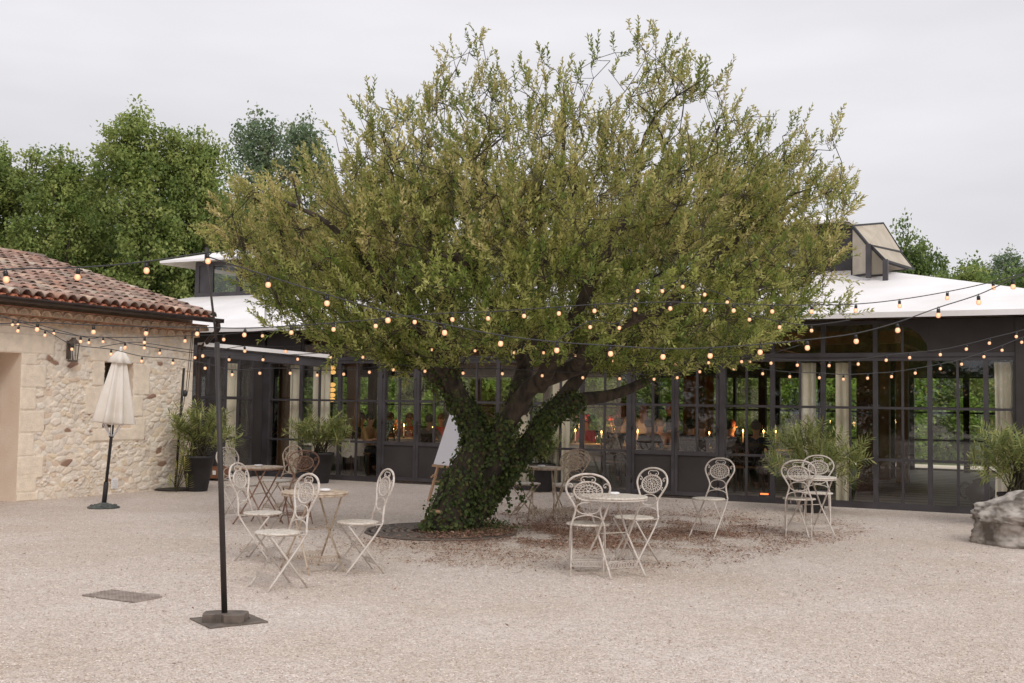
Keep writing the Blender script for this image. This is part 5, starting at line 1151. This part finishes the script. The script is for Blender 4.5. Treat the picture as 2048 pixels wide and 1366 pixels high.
def person(s, t, face, pose, hair, top_c, bot_c, label, h=1.68, longhair=False, skirt=False, lean=0.0):
    """s,t in pavilion frame; face = direction angle the person looks at, in that frame"""
    o = empty('person', W(s, t, .03), AZ+face, label, 'person'); k = h/1.68; sit = pose == 'sit'; hz = .52 if sit else .90
    f = 1 if sit else 0
    N_ = [(0, 0, hz, .125, .10), (0, -.01-lean*.1, hz+.16, .115, .085), (0, lean*.35, hz+.36, .14, .095), (0, lean*.5, hz+.48, .07, .06), (0, .01+lean*.55, hz+.53, .052, .052), (0, .02+lean*.6, hz+.60, .075, .088), (0, .015+lean*.62, hz+.68, .072, .085)]
    E = [(0, 1), (1, 2), (2, 3), (3, 4), (4, 5), (5, 6)]
    for sd in (1, -1):
        b = len(N_)
        if sit: N_ += [(sd*.09, .02, hz-.01, .085), (sd*.11, .40, hz-.02, .062), (sd*.11, .42, .10, .042), (sd*.11, .52, .045, .035)]
        else: N_ += [(sd*.09, 0, hz-.08, .085), (sd*.10, .01, .48, .058), (sd*.10, -.01, .10, .04), (sd*.11, .12, .045, .033)]
        E += [(0, b), (b, b+1), (b+1, b+2), (b+2, b+3)]; b = len(N_)
        sh_ = (sd*.17, lean*.42, hz+.44); 
        if sit: el = (sd*.23, .12+lean*.3, hz+.20); ha = (sd*.14, .34, hz+.24)
        else: el = (sd*.25, -.02+lean*.3, hz+.16); ha = (sd*.20, .16, hz+.02)
        N_ += [(*sh_, .05), (*el, .036), (*ha, .025)]; E += [(2, b), (b, b+1), (b+1, b+2)]
        hd = Vector(ha)-Vector(el); hd.normalize(); pm = Vector(ha)+hd*.05; pi_ = len(N_); N_.append((*pm, .026, .016)); E.append((b+2, pi_)); sdv = hd.cross(Vector((0, 0, 1))).normalized()
        for q_ in range(5):
            off = sdv*((q_-1.5)*.017 if q_ < 4 else -sd*.0-.045); ln2 = (.07, .08, .075, .06, .045)[q_]; e1 = pm+off+hd*ln2*.55; e2 = pm+off+hd*ln2+Vector((0, 0, -.02)); j = len(N_)
            N_ += [(*e1, .009), (*e2, .007)]; E += [(pi_, j), (j, j+1)]
    N_ = [(n[0]*k, n[1]*k, n[2]*(k if not sit else 1), *[r*k for r in n[3:]]) for n in N_]
    body = skin('body', N_, E, SK, o)
    hc = Vector(N_[6][:3])-Vector((0, 0, .02))
    m = MB(); m.ball(hc+Vector((0, .088, -.02))*k, .014, .022, .02, 6, 5)
    for sd in (1, -1): m.ball(hc+Vector((sd*.084, 0, -.02))*k, .012, .02, .03, 6, 5)
    m.build('nose_and_ears', SK, o)
    m = MB()
    for sd in (1, -1): m.ball(hc+Vector((sd*.032, .079, .012))*k, .011, .008, .007, 6, 5)
    m.build('eyes', hairm['black'], o)
    m = MB(); m.ball(hc+Vector((0, -.022, .028))*k, .094*k, .102*k, .098*k, 14, 10)
    if longhair: m.lathe([(.05, -.34), (.085, -.28), (.10, -.14), (.095, 0), (.07, .05)], 14, hc+Vector((0, -.055, 0)), 1, .55)
    m.build('hair', hairm[hair], o)
    TN = [(0, 0, hz+.02, .15, .12), (0, -.01-lean*.1, hz+.16, .135, .105), (0, lean*.35, hz+.36, .16, .115), (0, lean*.47, hz+.465, .09, .075)]; TE = [(0, 1), (1, 2), (2, 3)]
    for sd in (1, -1):
        b = len(TN); sh_ = (sd*.17, lean*.42, hz+.44); el = (sd*.23, .12+lean*.3, hz+.20) if sit else (sd*.25, -.02+lean*.3, hz+.16)
        TN += [(*sh_, .064), ((sh_[0]+el[0])/2, (sh_[1]+el[1])/2, (sh_[2]+el[2])/2, .058), (*el, .046)]; TE += [(2, b), (b, b+1), (b+1, b+2)]
    TN = [(n[0]*k, n[1]*k, n[2]*(k if not sit else 1), *[r*k for r in n[3:]]) for n in TN]
    skin('shirt', TN, TE, clm[top_c], o)
    if skirt:
        m = MB(); m.lathe([(.26, .12), (.24, .4), (.19, .75), (.145, .98)], 24, (0, 0, 0), k, k*.8, fn=lambda a, z: 1+.06*math.cos(7*a)); m.build('skirt', clm[bot_c], o)
    else:
        LN = [(0, 0, hz, .14, .11)]; LE = []
        for sd in (1, -1):
            b = len(LN)
            if sit: LN += [(sd*.09, .02, hz-.01, .1), (sd*.11, .40, hz-.02, .075), (sd*.11, .42, .12, .056)]
            else: LN += [(sd*.09, 0, hz-.08, .1), (sd*.10, .01, .48, .072), (sd*.10, -.01, .10, .055)]
            LE += [(0, b), (b, b+1), (b+1, b+2)]
        LN = [(n[0]*k, n[1]*k, n[2]*(k if not sit else 1), *[r*k for r in n[3:]]) for n in LN]
        skin('trousers', LN, LE, clm[bot_c], o)
    return o
def wooden_chair(s, t, face, label):
    o = empty('dining_chair', W(s, t, .03), AZ+face, label, 'chair', 'wooden dining chairs inside the pavilion')
    m = MB(); m.box(-.21, .21, -.2, .22, .44, .47); m.build('seat', M['wood_mid'], o)
    for x in (-.19, .19):
        m = MB(); m.bar((x, -.19, 0), (x, -.24, .9), .03); m.build('leg', M['wood_dark'], o); m = MB(); m.bar((x, .19, 0), (x, .19, .44), .03); m.build('leg', M['wood_dark'], o)
    m = MB(); m.bar((-.19, -.235, .86), (.19, -.235, .86), .03, .06); m.bar((-.19, -.22, .52), (.19, -.23, .84), .02); m.bar((.19, -.22, .52), (-.19, -.23, .84), .02); m.build('backrest', M['wood_dark'], o)
    return o
def dining(s, t, L_, w_, label, rz=0, flowers=None):
    o = empty('dining_table', W(s, t, .03), AZ+rz, label, 'table')
    m = MB(); m.box(-L_/2, L_/2, -w_/2, w_/2, .71, .74); m.build('table_top', M['wood_mid'], o)
    for x in (-L_/2+.08, L_/2-.08):
        for y in (-w_/2+.08, w_/2-.08): m = MB(); m.bar((x, y, 0), (x, y, .71), .05); m.build('leg', M['wood_dark'], o)
    n = 60; vs = []; per = []
    for i in range(n):
        a = 2*PI*i/n; c_, s_ = math.cos(a), math.sin(a); per.append((math.copysign(abs(c_)**.25, c_), math.copysign(abs(s_)**.25, s_)))
    m = MB(); prof = [(.02, .7455), (.97, .7455), (1, .742), (1.015, .70), (1.03, .40)]
    vs = [(p[0]*r*(L_/2+.01)*(1+(.02*math.sin(i*1.9) if z < .6 else 0)), p[1]*r*(w_/2+.01)*(1+(.03*math.sin(i*2.3) if z < .6 else 0)), z+(.03*math.sin(i*.9) if z < .6 else 0)) for r, z in prof for i, p in enumerate(per)]
    m.add(vs, [(j*n+i, j*n+(i+1) % n, (j+1)*n+(i+1) % n, (j+1)*n+i) for j in range(len(prof)-1) for i in range(n)]+[tuple(range(n))], True)
    q = m.build('tablecloth', M['cloth'], loc=W(s, t, .03), rz=AZ+rz); tag(q, 'white cloth draped over the '+label.replace('long ', '').replace('small ', ''), 'tablecloth')
    return o
cn = [0]
def candle(s, t, h, label, light=0):
    o = empty('candle', W(s, t, .778), 0, label, 'candle', 'lit candles on the dining tables')
    m = MB(); m.lathe([(.03, 0), (.02, .01), (.008, .03), (.012, .05)], 12); m.build('holder', M['lampmetal'], o)
    m = MB(); m.lathe([(.011, .05), (.01, .05+h)], 10); m.build('wax_stick', M['wax'], o)
    m = MB(); m.lathe([(.003, h+.055), (.011, h+.07), (.009, h+.09), (.001, h+.115)], 8); m.build('flame', M['flame'], o)
    if light:
        l_ = bpy.data.lights.new('candle_glow', 'POINT'); l_.energy = light; l_.color = (1, .55, .2); l_.shadow_soft_size = .05; lo = bpy.data.objects.new('candle_glow', l_); COL.objects.link(lo); lo.parent = o; lo.location = (0, 0, h+.14); l_.energy *= .6
def glass(s, t, label):
    m = MB(); m.lathe([(.03, 0), (.03, .003), (.004, .008), (.004, .08), (.025, .10), (.036, .13), (.032, .17), (.030, .17), (.033, .13), (.02, .103)], 14); o = m.build('wine_glass', M['clearglass'], loc=W(s, t, .778)); tag(o, label, 'glass', 'wine glasses on the dining tables')
def bouquet(s, t, label, cols, r=.16, z=.78, n=40):
    rng = np.random.default_rng(int(abs(s)*100)); o = empty('bouquet', W(s, t, z), 0, label, 'flowers')
    m = MB(); m.lathe([(.05, 0), (.06, .1), (.045, .16), (.05, .18)], 14); m.build('vase', M['clearglass'], o)
    m = MB(); m.cc = (.1, .1, .1, 1)
    for i in range(n):
        v = norm(rng.normal(0, 1, 3)); c = v*r*[1, 1, .8]*rng.uniform(.5, 1)+[0, 0, .18+r*.7]; m.cc = S(*cols[i % len(cols)]); m.ball(c, .035*rng.uniform(.7, 1.3), None, .028, 6, 4)
    m.build('blossoms', M['litter'], o)
    m = MB(); m.cc = S(70, 90, 50)
    for i in range(n):
        v = norm(rng.normal(0, 1, 3))*r*[1.2, 1.2, .8]; m.tube([(0, 0, .15), (v[0], v[1], .18+r*.6+v[2])], [.004, .012], 3)
    m.build('greenery', M['litter'], o)
def fx(px, t): return sx(px, t)
T1, T2, T3 = 2.6, 2.7, 5.2
s0 = fx(706, 1.1); dining(s0-.1, 1.15, .8, .8, 'small square dining table beside the tan shirted guest')
s1 = (fx(780, T1)+fx(870, T1))/2; dining(s1, T1, 2.2, .95, 'long dining table glowing behind the left double door')
s2 = (fx(1170, T2)+fx(1345, T2))/2; dining(s2, T2, 3.2, 1.0, 'long dining table behind the small mullioned panes right of the trunk')
s3 = (fx(1390, T2)+fx(1545, T2))/2; dining(s3, T2, 2.6, 1.0, 'long dining table behind the right double door')
FR, BK, LF, RT = PI, 0.0, PI/2, -PI/2      # looking to the courtyard, away, left, right
def pp_(px, t, *a, **k): return person(fx(px, t), t, *a, **k)
pp_(561, 4.2, 2.6, 'stand', 'red', 'rust', 'black', 'standing red haired guest in a rust top and long black skirt behind the corner glass', h=1.30, longhair=False, skirt=True)
pp_(588, 4.6, .6, 'stand', 'black', 'orange', 'black', 'dark haired guest in an orange top half hidden by the pale curtain', h=1.25)
pp_(737, 1.3, RT, 'sit', 'black', 'tan', 'black', 'seated dark haired guest in a tan shirt between the oleander and the left door', lean=.12)
pp_(714, 1.9, RT+.5, 'sit', 'black', 'black', 'black', 'seated guest in black with their back to the oleander', lean=.2, longhair=True)
pp_(783, T1+.95, FR, 'sit', 'brown', 'rust', 'black', 'red brown haired guest facing out behind the candle lit left table')
pp_(822, T1+.95, FR, 'sit', 'brown', 'orange', 'black', 'guest in orange facing out beside the left door handle')
pp_(862, T1-.85, BK, 'sit', 'grey', 'grey', 'black', 'large seated guest in grey seen from behind through the left door leaf')
pp_(886, T1+.95, FR, 'sit', 'brown', 'pink', 'black', 'guest in a pink red top just left of the white board')
pp_(1245, T2+.9, BK+.4, 'stand', 'brown', 'cream', 'cream', 'person in a long cream dress just left of the right double door', h=1.62, longhair=True, skirt=True)
pp_(1233, T2-.85, BK, 'sit', 'black', 'black', 'black', 'dark seated guest from behind in front of the orange candle glow', lean=.25)
pp_(1290, T2+.6, BK, 'stand', 'brown', 'cream', 'cream', 'standing guest with long auburn hair and a cream halter dress', h=1.58, longhair=True, skirt=True)
pp_(1300, T2-.8, BK, 'sit', 'black', 'black', 'black', 'guest with a black ponytail seated in front of the auburn haired guest')
pp_(1322, T2+.5, BK, 'sit', 'grey', 'grey', 'black', 'guest in a grey shirt seated right of the black ponytail')
pp_(1341, T2+1.5, LF+.3, 'stand', 'red', 'blue', 'blue', 'standing guest in a dark suit turned left beside the door post', h=1.62)
pp_(1382, T2-.8, BK, 'sit', 'black', 'black', 'black', 'large guest in black seen from behind in the middle of the right door leaf', lean=.05, h=1.9)
pp_(1405, T2-.9, BK, 'sit', 'brown', 'black', 'black', 'second dark guest from behind, right of the large guest in black')
pp_(1462, T2-.3, RT+.4, 'sit', 'red', 'pink', 'black', 'guest in a red pink top next to the tall candle', h=1.78)
pp_(1456, T2-.9, BK, 'sit', 'black', 'black', 'black', 'guest in black close to the steel post right of the door')
pp_(1513, T2-.85, BK, 'sit', 'grey', 'blue', 'black', 'seated guest in dark clothes with grey curly hair, rightmost of the diners')
pp_(1175, T2+1.0, FR, 'sit', 'brown', 'pink', 'black', 'guest in pink right of the wide cream curtain')
for px, t, fc, lb in ((737, 1.3, RT, 'under the tan shirted guest'), (1382, T2-.8, BK, 'under the large guest in black'), (1513, T2-.85, BK, 'under the rightmost diner'), (1233, T2-.85, BK, 'under the dark guest by the orange glow'), (1300, T2-.8, BK, 'under the guest with the black ponytail'), (862, T1-.85, BK, 'under the large guest in grey'), (714, 1.9, RT+.5, 'under the guest in black by the oleander'), (1456, T2-.9, BK, 'under the guest close to the steel post'), (1475, T2-1.1, BK+.2, 'empty, below the red pink top'), (1405, T2-.9, BK, 'under the second dark guest')):
    wooden_chair(fx(px, t), t, fc, 'wooden cross back dining chair '+lb)
for i, (px, tt, h, lt, lb) in enumerate(((801, T1, .2, 5, 'first lit candle from the left in the left door'), (811, T1, .2, 0, 'second lit candle in the left door, close beside the first'), (791, T1+.2, .12, 0, 'short lit candle left of the tall pair in the left door'), (868, T1+.1, .15, 3, 'lit candle beside the large guest in grey'),
        (1153, T2, .18, 2, 'lit candle right of the wide cream curtain'), (1205, T2, .16, 6, 'lit candle in the orange glow left of the mullion'), (1221, T2+.2, .16, 3, 'lit candle in the orange glow right of the mullion'), (1277, T2-.2, .2, 5, 'bright lit candle right of the double door hinge'), (1357, T2-.1, .16, 2, 'lit candle beside the door meeting rail'), (1420, T2, .2, 5, 'lit candle right of the large guest in black'), (1487, T2-.3, .26, 6, 'tall lit candle beside the red pink top'), (1528, T2-.2, .26, 4, 'lit candle right of the grey curly hair'), (1552, T2, .26, 3, 'lit candle right of the steel post by the right oleander'))):
    candle(fx(px, tt), tt, h, lb, lt*1.0)
for i, (px, tt) in enumerate(((775, T1), (785, T1-.15), (818, T1-.1), (826, T1+.1), (850, T1), (1195, T2), (1213, T2-.15), (1228, T2), (1270, T2), (1286, T2-.2), (1370, T2+.1), (1460, T2-.15), (1468, T2-.25), (1478, T2-.1), (1495, T2), (1536, T2-.1))):
    nm = ['at the left edge of the left door', 'left of the candle pair', 'right of the candle pair', 'before the left door handle', 'beside the large guest in grey', 'left of the first orange candle', 'between the two orange candles', 'right of the orange candles', 'left of the bright candle', 'under the auburn hair', 'before the large guest in black', 'left of three before the red pink top', 'middle of three before the red pink top', 'right of three before the red pink top', 'right of the tall candle', 'right of the grey curly hair'][i]
    glass(fx(px, tt), tt, 'wine glass '+nm)
bouquet(fx(1163, T2+.1), T2+.1, 'pink bouquet right of the wide cream curtain', ((226, 110, 120), (236, 150, 150), (196, 70, 84)), .16, 1.05)
bouquet(fx(1228, T2+.3), T2+.3, 'pink and white flowers above the orange candle glow', ((236, 140, 140), (240, 214, 206), (206, 84, 92)), .17, .95)
bouquet(fx(795, T1+.2), T1+.2, 'small orange lit flower arrangement on the left table', ((200, 140, 80), (180, 100, 60), (150, 120, 70)), .14)
bouquet(fx(1222, T2-.1), T2-.1, 'low green and white flowers on the middle table', ((230, 210, 180), (140, 150, 90), (210, 170, 120)), .13)
# menu board on a stand just inside the left door
q0 = W(fx(788, 1.0), 1.0, .03); o = empty('menu_board', q0, AZ, 'grey green leaf patterned board leaning inside the left door leaf', 'board')
bp = mat('leaf patterned paper', S(170, 172, 150), S(70, 84, 66), 26, rough=.8, lo=.42, hi=.55)
m = MB(); m.prism([(-.18, .8), (-.13, .78), (.06, 1.16), (-.18, 1.16)], .012, Matrix(((1, 0, 0, 0), (0, 0, 1, 0), (0, 1, 0, 0), (0, 0, 0, 1)))); m.build('panel', bp, o)
m = MB(); m.bar((-.16, .05, 0), (-.12, .02, 1.0), .025); m.bar((.1, .25, 0), (-.05, .03, 1.1), .025); m.build('stand', M['wood_dark'], o)
# glowing wall lamp column seen behind the curtain, small heater on the floor
q0 = W(fx(667, 3.0), 3.0, 0); o = empty('bulb_column', q0, 0, 'column of glowing amber lamps between the pale curtain and the steel post', 'lamp')
m = MB(); m.bar((0, 0, .03), (0, 0, 2.8), .03); m.build('stand', M['black'], o)
am = mat('amber lamp', (1, .6, .2, 1), emit=(1, .55, .16, 1), estr=1.1)
for z in (2.35, 2.24, 1.95, 1.83, 1.71, 1.6):
    m = MB(); m.ball((.0, -.03, z), .075, .03, .05, 12, 8); m.build('lamp', am, o)
q0 = W(fx(1531, .6), .6, .03); o = empty('floor_lantern', q0, AZ, 'tiny red glowing lantern on the floor by the steel post', 'lantern')
m = MB(); m.box(-.09, .09, -.05, .05, 0, .06); m.box(-.09, .09, -.05, .05, .085, .1); m.box(-.09, -.07, -.045, .045, .06, .085); m.box(.07, .09, -.045, .045, .06, .085); m.build('casing', M['black'], o)
m = MB(); m.box(-.068, .068, -.04, .04, .062, .083); m.build('glow', mat('red glow', (1, .2, .05, 1), emit=(1, .16, .04, 1), estr=4), o)
